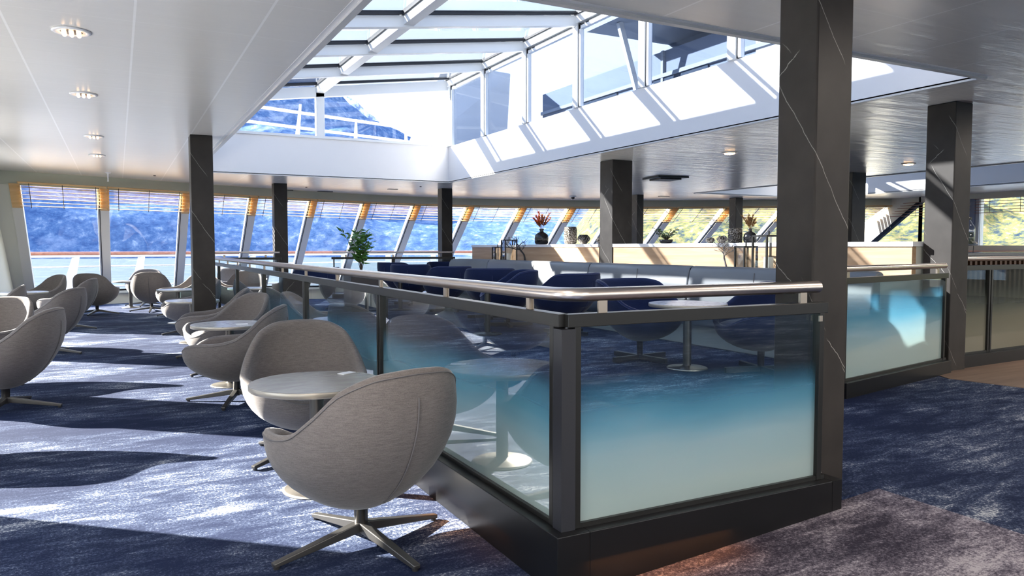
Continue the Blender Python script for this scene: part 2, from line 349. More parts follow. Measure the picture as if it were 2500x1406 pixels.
def skylight(x0, x1, tagname, full=True):
    # light shaft below the glazing
    for nm, b in (('port', (x0-.08, x0, SY0-.08, SY1+.08)), ('starboard', (x1, x1+.08, SY0-.08, SY1+.08)), ('forward', (x0, x1, SY1, SY1+.08)), ('aft', (x0, x1, SY0-.08, SY0))):
        w = MB().box(b[0], b[1], b[2], b[3], ZC-.002, 3.305).build('wall_skylight_'+nm, M['white']); struct(w, 'white %s side panel of the %s skylight shaft' % (nm, tagname), 'wall')
    t = MB(); e = .045
    t.box(x0-e, x0, SY0-e, SY1+e, ZC-.018, ZC+.01).box(x1, x1+e, SY0-e, SY1+e, ZC-.018, ZC+.01).box(x0, x1, SY1, SY1+e, ZC-.018, ZC+.01).box(x0, x1, SY0-e, SY0, ZC-.018, ZC+.01)
    o = t.build('trim_1' if full else 'trim_2', plain('trim_'+tagname, (.62,.61,.60), .3)); struct(o, 'thin trim framing the %s skylight opening' % tagname, 'trim')
    zl = lambda x: 3.86 + (x - SX0)*.140 if full else 3.86 + (S2X1 - x)*.16
    root = empty('skylight', (0,0,0), 0, None, None)
    struct(root, 'white framed glass roof of the %s skylight' % tagname, 'skylight')
    ys = [14.22, 12.65, 11.05, 9.48, 7.9, 6.3, 4.7, 3.66]; xm = 3.42 if full else x1-2.18
    for i, y in enumerate(ys):
        if i not in (0, 7):
            MB().hexa([(x0,y-.05,zl(x0)-.05), (x0,y+.05,zl(x0)-.05), (x0,y+.05,zl(x0)+.10), (x0,y-.05,zl(x0)+.10), (x1,y-.05,zl(x1)-.05), (x1,y+.05,zl(x1)-.05), (x1,y+.05,zl(x1)+.10), (x1,y-.05,zl(x1)+.10)]).build('rafter', M['whiteframe'], root, .006)
        mb = MB()
        for yy in (y+.085, y-.085):
            if SY0 < yy < SY1: mb.hexa([(x0,yy-.016,zl(x0)+.10), (x0,yy+.016,zl(x0)+.10), (x0,yy+.016,zl(x0)+.15), (x0,yy-.016,zl(x0)+.15), (x1,yy-.016,zl(x1)+.10), (x1,yy+.016,zl(x1)+.10), (x1,yy+.016,zl(x1)+.15), (x1,yy-.016,zl(x1)+.15)])
        mb.build('gasket', M['gasket'], root)
        for x, top in ((x1+.02, zl(x1)), (x0-.02, zl(x0))):
            MB().box(x-.05, x+.05, y-.065, y+.065, 3.305, top).build('post', M['whiteframe'], root, .006)
    # ridge beam, eaves, sills
    for x, w in ((xm, .07), (x0-.02, .06), (x1+.02, .07)):
        MB().box(x-w, x+w, SY0-.05, SY1+.08, zl(x)-.03, zl(x)+.13).build('purlin' if x == xm else 'eave', M['whiteframe'], root, .006)
        MB().box(x-w-.025, x-w, SY0, SY1, zl(x)+.09, zl(x)+.15).box(x+w, x+w+.02, SY0, SY1, zl(x)+.12, zl(x)+.15).build('gasket', M['gasket'], root)
    for y in (SY1+.02, SY0-.02):
        b = MB(); b.hexa([(x0,y-.05,zl(x0)-.10), (x0,y+.05,zl(x0)-.10), (x0,y+.05,zl(x0)+.10), (x0,y-.05,zl(x0)+.10), (x1,y-.05,zl(x1)-.10), (x1,y+.05,zl(x1)-.10), (x1,y+.05,zl(x1)+.10), (x1,y-.05,zl(x1)+.10)]).build('end_rail', M['whiteframe'], root, .006)
        MB().box(x0, x1, y-.05, y+.05, 3.30, 3.345).build('sill', M['whiteframe'], root)
        MB().box(xm-.08, xm+.08, y-.05, y+.05, 3.34, zl(xm)).build('post', M['whiteframe'], root, .006)
    # glass
    MB().hexa([(x0-.1,SY0-.1,zl(x0)+.125), (x1+.1,SY0-.1,zl(x1)+.125), (x1+.1,SY1+.1,zl(x1)+.125), (x0-.1,SY1+.1,zl(x0)+.125), (x0-.1,SY0-.1,zl(x0)+.135), (x1+.1,SY0-.1,zl(x1)+.135), (x1+.1,SY1+.1,zl(x1)+.135), (x0-.1,SY1+.1,zl(x0)+.135)]).build('roof_pane', M['skyglass'], root)
    for i in range(len(ys)-1):
        ya, yb = ys[i+1]+.065, ys[i]-.065
        MB().box(x1+.03, x1+.038, ya, yb, 3.31, zl(x1)).build('pane', M['sideglass'], root)
        f = MB(); f.box(x1-.01, x1+.05, yb-.035, yb, 3.31, zl(x1)).box(x1-.005, x1+.045, ya, ya+.012, 3.31, zl(x1)-.03).box(x1-.01, x1+.05, ya, yb, zl(x1)-.07, zl(x1)-.045); f.build('gasket', M['gasket'], root)
        MB().box(x1-.02, x1+.04, yb-.07, yb-.035, 3.31, zl(x1)-.07).box(x1-.02, x1+.04, ya, yb-.035, zl(x1)-.115, zl(x1)-.07).build('sash', M['whiteframe'], root)
        MB().box(x0-.038, x0-.03, ya, yb, 3.31, zl(x0)).build('pane', M['skyglass'], root)
    MB().hexa([(x0,SY1+.03,3.34), (x1,SY1+.03,3.34), (x1,SY1+.03,zl(x1)), (x0,SY1+.03,zl(x0)), (x0,SY1+.038,3.34), (x1,SY1+.038,3.34), (x1,SY1+.038,zl(x1)), (x0,SY1+.038,zl(x0))]).build('pane', M['winglass'], root)
    MB().hexa([(x0,SY0-.03,3.34), (x1,SY0-.03,3.34), (x1,SY0-.03,zl(x1)), (x0,SY0-.03,zl(x0)), (x0,SY0-.038,3.34), (x1,SY0-.038,3.34), (x1,SY0-.038,zl(x1)), (x0,SY0-.038,zl(x0))]).build('pane', M['skyglass'], root)
skylight(SX0, SX1, 'port')
skylight(S2X0, S2X1, 'starboard', False)

# ------------------------------------------------------------------ raked front windows
mb = MB()
for (x0, y0), (x1, y1) in zip(H[:-1], H[1:]):
    mb.hexa([(x0,y0,HEAD-.02), (x1,y1,HEAD-.02), (x1,y1,ZC+.02), (x0,y0,ZC+.02), (x0,y0+.12,HEAD-.02), (x1,y1+.12,HEAD-.02), (x1,y1+.12,ZC+.02), (x0,y0+.12,ZC+.02)])
o = mb.build('wall_forward_band', M['fascia']); struct(o, 'sage cream band between the ceiling and the raked windows', 'wall')
mb = MB()
for (x0, y0), (x1, y1) in zip(H[:-1], H[1:]):
    a, b = rk(x0, y0, .30), rk(x1, y1, .30)
    mb.hexa([(a.x,a.y,-.2), (b.x,b.y,-.2), (b.x,b.y,.26), (a.x,a.y,.26), (a.x,a.y+.25,-.2), (b.x,b.y+.25,-.2), (b.x,b.y+.25,.26), (a.x,a.y+.25,.26)])
    mb.hexa([(a.x,a.y-.08,.24), (b.x,b.y-.08,.24), (b.x,b.y-.08,.29), (a.x,a.y-.08,.29), (a.x,a.y+.25,.24), (b.x,b.y+.25,.24), (b.x,b.y+.25,.29), (a.x,a.y+.25,.29)])
o = mb.build('wall_forward_sill', M['cream']); struct(o, 'low cream sill wall under the raked windows', 'wall')
a0, a1 = H[0], H[1]
mb = MB(); p = [rk(*a0, HEAD), rk(a1[0]+.07, a1[1]+.02, HEAD), rk(a1[0]+.07, a1[1]+.02, .0), rk(*a0, .0)]
mb.hexa([*p, *[q + Vector((0,.14,.0)) for q in p]])
o = mb.build('wall_forward_corner', M['cream']); struct(o, 'cream raked wall piece at the far left corner', 'wall')
nwin = len(H) - 2
for i in range(1, len(H)-1):
    (x0, y0), (x1, y1) = H[i], H[i+1]
    tv = Vector((x1-x0, y1-y0, 0)).normalized()
    root = empty('window_%d' % i); struct(root, 'large raked front window, %s from the left' % ORD[i-1], 'window')
    # mullion at the left of the pane: wide inner face, deep toward outside
    def strip(off0, off1, z0, z1, dep0, dep1, mat, nm):
        pts = []
        for dep in (dep0, dep1):
            for (off, z) in ((off0, z0), (off1, z0), (off1, z1), (off0, z1)):
                q = rk(x0, y0, z); q = q + tv*off + Vector((0, dep, 0)); pts.append(q)
        return MB().hexa(pts).build(nm, mat, root)
    if i > 0:
        strip(-.085, .085, .28, HEAD, -.02, .05, M['mull'], 'mullion')
        strip(-.135, -.085, .28, HEAD, .03, .20, M['whiteframe'], 'mullion_return')
        strip(-.10, -.086, .28, HEAD, .0, .035, M['frame'], 'mullion_groove')
        strip(.0, .085, .28, HEAD, .05, .20, M['mull'], 'mullion_back')
    p = [rk(x0,y0,.28,.06), rk(x1,y1,.28,.06), rk(x1,y1,HEAD,.06), rk(x0,y0,HEAD,.06)]
    MB().hexa([*p, *[q + Vector((0,.012,0)) for q in p]]).build('pane', M['winglass'], root)
    p = [rk(x0,y0,.285), rk(x1,y1,.285), rk(x1,y1,.33), rk(x0,y0,.33)]
    MB().hexa([*p, *[q + Vector((0,.08,0)) for q in p]]).build('bottom_rail', M['gasket'], root)
# wooden slat blinds at the window heads
for i in range(1, len(H)-1):
    (x0, y0), (x1, y1) = H[i], H[i+1]
    tv = Vector((x1-x0, y1-y0, 0)); L = tv.length; tv.normalize(); nv = Vector((-tv.y, tv.x, 0))
    if nv.y < 0: nv = -nv
    root = empty('window_blind', (0,0,0), 0, 'amber wooden slat blind at the top of the front window, %s from the left' % ORD[i-1], 'blind', 'slat blinds along the front windows')
    inn = -.12
    for k in range(7):
        z = HEAD - .005 - k*.062
        a = rk(x0,y0,z) + nv*inn + tv*.02; b = rk(x1,y1,z) + nv*inn - tv*.02
        d = .075; th = .007 if k else .03
        MB().hexa([a-nv*d/2, b-nv*d/2, b+nv*d/2+Vector((0,0,.012)), a+nv*d/2+Vector((0,0,.012)), a-nv*d/2+Vector((0,0,th)), b-nv*d/2+Vector((0,0,th)), b+nv*d/2+Vector((0,0,.012+th)), a+nv*d/2+Vector((0,0,.012+th))]).build('slat' if k else 'headrail', M['blind'], root)
    for t in (.12, .48, .86):
        a = rk(x0,y0,HEAD) + nv*(inn-.04) + tv*L*t; b = rk(x0,y0,HEAD-.40) + nv*(inn-.04) + tv*L*t
        MB().tube([a, b], .006, 6).build('ladder_cord', M['gasket'], root)
    # wooden cheek board hanging at the left end, in front of the mullion
    q = [rk(x0,y0,HEAD)+tv*-.09, rk(x0,y0,HEAD)+tv*.075, rk(x0,y0,HEAD-.40)+tv*.075, rk(x0,y0,HEAD-.40)+tv*-.09]
    q = [w + nv*(-.035) for w in q]
    MB().hexa([*q, *[w + nv*.02 for w in q]]).build('cheek_board', M['blind'], root)

# ------------------------------------------------------------------ side walls with windows (vertical planes)
def side_wall(x, side, openings, zb, zt, mat, yend, sgn):
    t = .16; xa, xb = (x, x+t) if sgn > 0 else (x-t, x)
    mb = MB(); mb.box(xa, xb, -6, yend, -.2, zb).box(xa, xb, -6, yend, zt, ZC+.05)
    y = -6
    for a, b in openings:
        mb.box(xa, xb, y, a, zb, zt); y = b
    mb.box(xa, xb, y, yend, zb, zt)
    return mb
pw = [(-4.3,-2.1), (-1.1,1.15), (2.15,4.4), (5.4,7.65), (8.7,10.95), (11.9,14.2)]
o = side_wall(XP, 'port', pw, .12, 2.12, M['cream'], 15.66, -1).build('wall_port', M['cream']); struct(o, 'cream port side wall with tall windows, left of the picture', 'wall')
for k, (a, b) in enumerate(pw):
    r = empty('window_%d' % (20+k)); struct(r, 'tall port side window left of the picture, %s from aft' % ORD[k], 'window')
    MB().box(XP-.10, XP-.09, a, b, .12, 2.12).build('pane', M['winglass'], r)
# port corner triangle between the side wall and the raked glazing
e = [rk(XP, 15.66, z) for z in (.0, HEAD)]
MBc = MB().hexa([(XP,15.6,-.2), (XP,e[0].y,-.2), (XP,e[0].y,.0), (XP,15.6,HEAD+.2), (XP-.14,15.6,-.2), (XP-.14,e[0].y,-.2), (XP-.14,e[0].y,.0), (XP-.14,15.6,HEAD+.2)])
o = MBc.build('wall_port_corner', M['cream']); struct(o, 'triangular cream wall piece at the port forward corner', 'wall')
sw = [(-3.2,-.4), (0.3,2.9), (3.5,6.2), (7.0,9.6), (9.95,11.15)]
# starboard wall: the last window has a slanted forward edge
mb = side_wall(XS, 'starboard', sw + [(11.42,12.75)], .5, 2.46, M['cream'], 12.75, 1)
def sp(y, z): return (XS, y, z)
A = [sp(12.75,2.46), sp(13.6,ZC+.05), sp(12.75,ZC+.05)]
mb.hexa([sp(12.70,2.46), sp(13.62,2.46), sp(13.62,ZC+.05), sp(12.70,ZC+.05), (XS+.16,12.70,2.46), (XS+.16,13.62,2.46), (XS+.16,13.62,ZC+.05), (XS+.16,12.70,ZC+.05)])
mb.hexa([sp(15.35,.5), sp(16.7,.5), sp(13.62,2.46), sp(12.78,2.46), (XS+.16,15.35,.5), (XS+.16,16.7,.5), (XS+.16,13.62,2.46), (XS+.16,12.78,2.46)])
mb.box(XS, XS+.16, 12.7, 16.7, -.2, .5)
o = mb.build('wall_starboard', M['cream']); struct(o, 'pale wall with side windows at the far right corner', 'wall')
fr = MB().hexa([(XS-.03,15.22,.5), (XS-.03,15.36,.5), (XS-.03,12.80,2.46), (XS-.03,12.66,2.46), (XS+.1,15.22,.5), (XS+.1,15.36,.5), (XS+.1,12.80,2.46), (XS+.1,12.66,2.46)])
r = empty('window_30'); struct(r, 'side window with a slanted edge at the far right corner', 'window')
fr.build('slanted_frame', M['shipdark'], r)
MB().box(XS+.08, XS+.09, 11.42, 15.36, .5, 2.46).build('pane', M['winglass'], r)
MB().box(XS-.03, XS+.02, 11.15, 11.24, .5, 2.46).build('mullion', M['shipwhite'], r); MB().box(XS-.05, XS+.05, 11.24, 11.42, .5, 2.46).build('mullion', plain('slate_mullion', (.10,.13,.22), .4), r)
for k, (a, b) in enumerate(sw):
    r = empty('window_%d' % (31+k)); struct(r, 'starboard side window, %s from aft' % ORD[k], 'window')
    MB().box(XS+.08, XS+.09, a, b, .5, 2.46).build('pane', M['winglass'], r)
for k, (a, b) in enumerate(((9.8,11.2), (11.35,13.1))):
    root = empty('window_blind', (0,0,0), 0, ['dark slat blind over the side window above the glass dispenser', 'dark slat blind over the slanted side window at far right'][k], 'blind', 'slat blinds along the side windows')
    for j in range(6):
        z = 2.44 - j*.068
        MB().box(XS-.16, XS-.07, a, b + j*.08*k, z, z+.009).build('slat', M['teak'], root)
    for y in (a+.35, b-.35): MB().tube([(XS-.12,y,2.46), (XS-.12,y,2.09)], .006, 6).build('ladder_cord', M['gasket'], root)
# unseen aft wall behind the camera, opened wide to let in fill daylight
mb = MB().box(XP, XS, -6.15, -6, -.2, .4).box(XP, XS, -6.15, -6, 2.4, ZC+.05)
for x in (XP, 2.2, 6.4, 10.6, 14.8, XS-.4): mb.box(x, x+.4, -6.15, -6, .4, 2.4)
o = mb.build('wall_aft', M['cream']); struct(o, 'cream aft wall behind the viewer, opened wide to let in fill daylight', 'wall')

# ------------------------------------------------------------------ pillars
PIL = [(2.82,2.42,.235,.225,'nearest black marble pillar, beside the corner glass balustrade', 0),
       (6.82,4.29,.255,.28,'black marble pillar at the right end of the oak wall', 0),
       (.79,9.72,.25,.25,'black marble pillar at the left, among the grey chairs', 0),
       (2.90,16.2,.27,.25,'slim dark pillar behind the left balustrade, second from the left', 0),
       (6.50,15.85,.26,.25,'slim dark pillar at the far left end of the oak wall', 0),
       (6.69,9.50,.37,.34,'black marble pillar standing in the middle of the oak wall', 0),
       (11.60,15.4,.20,.25,'slim dark pillar seen just right of the middle oak wall pillar', 0),
       (14.62,15.1,.25,.25,'slim dark pillar behind the dried plumes on the oak wall', 0),
       (11.58,9.12,.36,.30,'dark pillar seen just right of the nearest pillar', 0)]
for (x, y, w, d, lab, _) in PIL:
    o = MB().box(0, w, 0, d, 0, ZC).build('pillar', M['marble'], None, .008); o.location = (x, y, 0); o.location.z = 0.0
    struct(o, lab, 'pillar')

# ------------------------------------------------------------------ balustrades
def run(root, a, b, zb, gm, posts, zt=.80, plinth=.18, inner=1, brackets=None, pl_z0=None, zrail=.868, rail=True, endl=True, endr=True):
    """one straight run from a to b (plan points); zb = top of plinth"""
    a = Vector((a[0], a[1], 0)); b = Vector((b[0], b[1], 0)); d = (b-a); L = d.length; d.normalize(); nrm = Vector((-d.y, d.x, 0))*inner
    P = lambda s, off, z: a + d*s + nrm*off + Vector((0,0,z))
    def blk(s0, s1, o0, o1, z0, z1, nm, mat, bev=0):
        return MB().hexa([P(s0,o0,z0), P(s1,o0,z0), P(s1,o0,z1), P(s0,o0,z1), P(s0,o1,z0), P(s1,o1,z0), P(s1,o1,z1), P(s0,o1,z1)]).build(nm, mat, root, bev)
    blk(-.07 if endl == 'c' else (.07 if endl == 'd' else 0), L, -.07, .07, pl_z0 if pl_z0 is not None else 0, zb, 'plinth', M['plinth'], .003)
    blk(0, L, -.026, .026, zb+zt-.048, zb+zt, 'top_frame', M['frame'], .002)
    blk(0, L, -.022, .022, zb, zb+.018, 'bottom_frame', M['frame'])
    for i, s in enumerate(posts):
        blk(s-.036, s-.008, -.026, .026, zb, zb+zt-.046, 'post', M['frame'], .002) if i or not endl else None
        blk(s+.008, s+.036, -.026, .026, zb, zb+zt-.046, 'post', M['frame'], .002) if i < len(posts)-1 or not endr else None
        if 0 < i < len(posts)-1: blk(s-.008, s+.008, -.016, .016, zb, zb+zt-.046, 'post_core', M['gasket'])
    for s0, s1 in zip(posts[:-1], posts[1:]):
        blk(s0+.03, s1-.03, -.006, .006, zb+.012, zb+zt-.04, 'glass_panel', gm)
    for s in (brackets or []):
        blk(s-.014, s+.014, -.006, .006, zb+zt, zb+zrail-.02, 'rail_bracket', M['bracket']); blk(s-.020, s+.020, -.012, -.006, zb+zt, zb+zrail-.015, 'rail_bracket', M['bracket'])
    return P
# corner balustrade: long left run plus short right run, one handrail
root = empty('glass_balustrade', (1.44,2.34,0), 0, 'corner glass balustrade with steel handrail, black plinth and frosted blue panels, in the foreground', 'balustrade')
hold = empty('tmp'); 
def corner():
    r = root; ox, oy = 1.44, 2.34
    ps = [.03, 2.15, 4.26, 6.37, 8.48, 10.57, 12.6]
    run(r, (0,0), (0,12.9), .2165, M['balglass'], ps, .797, inner=1, brackets=[.27] + [1.13+1.05*k for k in range(11)], endl='c')
    run(r, (0,0), (1.36,0), .2165, M['balglass'], [.02,1.345], .797, inner=1, brackets=[.16,1.22], pl_z0=-.02, endl='d')
    MB().box(1.36, 1.42, -.07, .07, -.02, .2165).build('plinth_end', M['plinth'], r)
    pts = [(0,12.95,1.082)] + [(0, y, 1.082) for y in (9,6,3,1,.3)] + [(.01+ .09*(1-math.cos(t)), .10*(1-math.sin(t)), 1.082) for t in [q*PI/2/6 for q in range(0,7)]] + [(x, 0, 1.082) for x in (.3,.8,1.32)]
    MB().tube(pts, .0265, 20).build('handrail', M['steel'], r)
    for k, s in enumerate((1.30,)):
        MB().box(s+.0, s+.02, -.03, -.024, .93, .955).build('hinge_pin', M['bracket'], r)
MB().box(-.03,.03,-.03,.03,.2165,.96).build('corner_post', M['gasket'], root)
corner(); bpy.data.objects.remove(hold)
# second balustrade between nearest pillar and the oak-wall pillar
def std_bal(p0, p1, label, zb, gm, posts, br, pl0, inner=1, zt=.80, name='glass_balustrade', railz=.868, rr=.025, rail_pts=None):
    d = math.atan2(p1[0]-p0[0], p1[1]-p0[1]); L = math.hypot(p1[0]-p0[0], p1[1]-p0[1])
    r = empty(name, (p0[0], p0[1], 0), 0, label, 'balustrade')
    run(r, (0,0), (p1[0]-p0[0], p1[1]-p0[1]), zb, gm, posts, zt, inner=inner, brackets=br, pl_z0=pl0)
    dx, dy = (p1[0]-p0[0])/L, (p1[1]-p0[1])/L
    pts = rail_pts or [(dx*.02, dy*.02, zb+railz), (dx*L*.5, dy*L*.5, zb+railz), (dx*(L-.03), dy*(L-.03), zb+railz)]
    MB().tube(pts, rr, 18).build('handrail', M['steel'], r); return r
std_bal((4.88,3.93), (6.76,4.30), 'glass balustrade with frosted panel between the two right-hand pillars', .225, M['balglass2'], [.03,1.88], [.10,1.72], .1)
std_bal((7.12,4.40), (12.0,4.62), 'glass balustrade in front of the bar at the right edge', .225, M['balglass3'], [.02,.52,2.1,3.6,4.86], [.12,.42,.62,1.6,2.6,3.6], .1, zt=.86, railz=.925)
std_bal((4.0,15.9), (6.6,15.35), 'far glass balustrade behind the navy chairs by the front windows', .26, M['clear'], [.03,1.3,2.62], [.3,1.3,2.3], .0, zt=.80, railz=.90, rr=.02)
std_bal((1.62,16.3), (2.98,15.95), 'short far balustrade left of the slim pillar', .26, M['clear'], [.03,1.36], [.3,1.1], .0, zt=.80, railz=.90, rr=.02)

# ------------------------------------------------------------------ oak partition, counter top, sofa
root = empty('oak_partition', (6.7,4.6,0), 0, 'long oak panelled partition with white counter top behind the grey sofa', 'partition')
MB().box(0, .06, 0, 4.88, FP-.1, 1.268).build('oak_panel', M['wood'], root); MB().box(0, .06, 5.27, 10.05, FP-.1, 1.268).build('oak_panel', M['wood'], root)
MB().box(-.02, .50, -.02, 4.88, 1.268, 1.315).build('counter_top', M['white'], root, .004); MB().box(-.02, .50, 5.27, 10.05, 1.268, 1.315).build('counter_top', M['white'], root, .004)
MB().box(.06, .46, 0, 4.88, 0, 1.268).box(.06, .46, 5.27, 10.05, 0, 1.268).build('core', M['cream'], root)
def sofa():
    root = empty('banquette_sofa', (6.1,4.5,FP), 0, 'long grey leather banquette along the oak partition', 'sofa')
    MB().box(-.62, .0, 0, 9.1, 0, .22).build('base', M['sofabase'], root, .01)
    MB().box(-.58, .55, .02, 9.08, -.0, .10).build('kickboard', M['blackmetal'], root)
    MB().box(.02, .58, 0, 9.35, 0, .765).build('back_ledge', M['sofabase'], root, .01)
    cuts = [0, 2.5, 4.67, 8.05, 9.15]
    prof = [(-.10,.42), (-.085,.60), (-.06,.76), (-.03,.815), (.02,.835), (.07,.82), (.085,.78), (.09,.45)]
    sprof = [(-.70,.22), (-.72,.30), (-.70,.38), (-.64,.425), (-.45,.44), (-.10,.43), (-.09,.24)]
    for i, (c0, c1) in enumerate(zip(cuts[:-1], cuts[1:])):
        for pr, nm in ((prof, 'back_cushion'), (sprof, 'seat_cushion')):
            g = .006; ys = [c0+g, c0+g+.02, c1-g-.02, c1-g]; ins = [.94, 1, 1, .94]
            if i == 3: ys = [c0+g, c0+.03, c1-.45, c1-.25, c1-.1, c1]; ins = [.94,1,1,1,1,.94]
            cx = sum(p[0] for p in pr)/len(pr); cz = sum(p[1] for p in pr)/len(pr)
            rows = []
            for j, (yy, kk) in enumerate(zip(ys, ins)):
                cv = 0
                if i == 3 and yy > c1-.5: cv = -.30*((yy-(c1-.5))/.5)**2
                rows.append([(cx+(px-cx)*kk+cv, yy, cz+(pz-cz)*kk) for px, pz in pr])
            m_ = MB().quadgrid(rows, True, True); n_ = len(pr)
            m_.add(rows[0], [tuple(range(n_))]); m_.add(rows[-1], [tuple(range(n_))[::-1]])
            o = m_.build(nm, M['leather'], root, .012, weld=True)
    for c in cuts[1:-1]:
        MB().bar((-.072,c,.45), (-.03,c,.80), .012, .012).bar((-.03,c,.80), (.06,c,.825), .012, .012).build('seam', M['black'], root)
    for c in (1.45, 3.5, 6.3):
        MB().bar((-.104,c,.45), (-.062,c,.775), .006, .006).build('stitch_seam', M['seam'], root)
sofa()

# ------------------------------------------------------------------ lounge chairs
def interp(tab, a):
    a = abs(a); n = len(tab); m = [0]*n
    d = [(tab[i+1][1]-tab[i][1])/(tab[i+1][0]-tab[i][0]) for i in range(n-1)]
    for i in range(1, n-1): m[i] = 0 if d[i-1]*d[i] <= 0 else 2*d[i-1]*d[i]/(d[i-1]+d[i])
    for i in range(n-1):
        a0, h0 = tab[i]; a1, h1 = tab[i+1]
        if a <= a1:
            L = a1-a0; t = (a-a0)/L
            return h0*(2*t**3-3*t*t+1) + m[i]*L*(t**3-2*t*t+t) + h1*(3*t*t-2*t**3) + m[i+1]*L*(t**3-t*t)
    return tab[-1][1]
def lounge(name, label, group, htab, fab, seam, zb, wid, back, front, flatbase, tuck):
    root = empty(name, (0,0,0), 0, label, 'chair', group)
    n = 72; t = .045; zseat = .335
    A = [2*PI*k/n for k in range(n)]                       # angle 0 = back (-Y), chair faces +Y
    def deg(a):
        d = math.degrees(a); return d if d <= 180 else d-360
    hh = [interp(htab, deg(a)) for a in A]
    def R(a):
        c = math.cos(a); B = back if c > 0 else front
        return (abs(c/B)**2.5 + abs(math.sin(a)/wid)**2.5)**(-1/2.5)
    def r_at(i, z):
        h = hh[i]; s = max(0, min(1, (z-zb)/(h-zb))); s = s**(1/1.15)
        g = (1-(1-s)**2.2)**.80
        return .05 + (R(A[i])-.05)*g*(1 - tuck*max(0, s-.6)**2*max(0,(h-.5))/.28*5)
    def pt(i, r, z): return (math.sin(A[i])*r, -math.cos(A[i])*r - (z-zb)*.02, z)
    rows = []
    for s in [0, .03, .08, .16, .26, .38, .5, .62, .74, .85, .94, 1]:
        rows.append([pt(i, r_at(i, zb+(hh[i]-zb)*s**1.15), zb+(hh[i]-zb)*s**1.15) for i in range(n)])
    rows.append([pt(i, r_at(i, hh[i])-t*.18, hh[i]+.014) for i in range(n)])
    rows.append([pt(i, r_at(i, hh[i])-t*.60, hh[i]+.016) for i in range(n)])
    rows.append([pt(i, r_at(i, hh[i])-t*.95, hh[i]+.000) for i in range(n)])
    for s in (.93, .8, .6, .4, .2, 0):
        row = []
        for i in range(n):
            z = zseat + (hh[i]-zseat)*s; row.append(pt(i, max(.05, r_at(i, z)-t*(1.0+.25*(1-s))), z))
        rows.append(row)
    rows.append([pt(i, .12, zseat-.01) for i in range(n)])
    m = MB().quadgrid(rows, True, True); m.add(rows[0], [tuple(range(n))[::-1]]); m.add(rows[-1], [tuple(range(n))])
    m.build('shell', M[fab], root, weld=True)
    # seat cushion
    cr = []
    for k, z in ((.90,.335), (.985,.355), (1.0,.385), (.97,.410), (.86,.425), (.5,.432), (.05,.433)):
        cr.append([(math.sin(a)*min(.30, R(a)-.075)*k, -math.cos(a)*(min(.31, R(a)-.08) if math.cos(a) > 0 else .36)*k, z) for a in A])
    m = MB().quadgrid(cr, True, True); m.add(cr[0], [tuple(range(n))]); m.add(cr[-1], [tuple(range(n))[::-1]])
    m.build('seat_cushion', M[fab], root, weld=True)
    # piping up the middle of the back and along the rim
    pts = [pt(0, r_at(0, z)+.003, z) for z in [zb+.05+(htab[0][1]-zb-.14)*k/12 for k in range(13)]]
    MB().tube(pts, .0035, 6).build('back_seam', M[seam], root)
    rim = [pt(i, r_at(i, hh[i]-.004)+.001, hh[i]-.002) for i in range(n)] ; rim.append(rim[0])
    MB().tube(rim, .0028, 5, False).build('rim_piping', M[seam], root)
    MB().lathe([(.05,zb+.02), (.05,zb+.004), (.030,zb-.006), (.027,.045)], 20).build('swivel_post', M['darkmetal'] if not flatbase else M['blackmetal'], root)
    for k in range(4):
        a = k*PI/2; dx, dy = math.sin(a), math.cos(a)
        lb = MB()
        if flatbase: lb.bar((dx*.02,dy*.02,.028), (dx*.33,dy*.33,.028), .04, .045)
        else:
            lb.bar((dx*.015,dy*.015,.075), (dx*.40,dy*.40,.018), .042, .042, (0,0,1), .030, .018)
            lb.lathe([(.012,0), (.014,.012)], 10, (dx*.385,dy*.385,0))
        lb.build('leg', M['darkmetal'] if not flatbase else M['blackmetal'], root, .004)
    return root
HG = [(0,.775), (20,.768), (42,.715), (62,.600), (82,.520), (104,.495), (128,.487), (148,.455), (165,.405), (180,.385)]
HB = [(0,.735), (50,.735), (72,.715), (95,.62), (118,.52), (140,.47), (165,.405), (180,.39)]
gproto = lounge('lounge_chair', 'g', 'grey lounge chairs in the port side seating', HG, 'grey', 'seam', .165, .366, .42, .40, False, .10)
bproto = lounge('lounge_chair', 'b', 'navy lounge chairs on the podium', HB, 'navy', 'navyseam', .18, .385, .40, .38, True, .06)
used = {'g': False, 'b': False}
def chair(kind, x, y, az, label, z=0.0):
    pr = gproto if kind == 'g' else bproto
    o = pr if not used[kind] else copy_tree(pr)
    used[kind] = True
    o.location = (x, y, z); o.rotation_euler = (0, 0, -math.radians(az)); o['label'] = label; return o
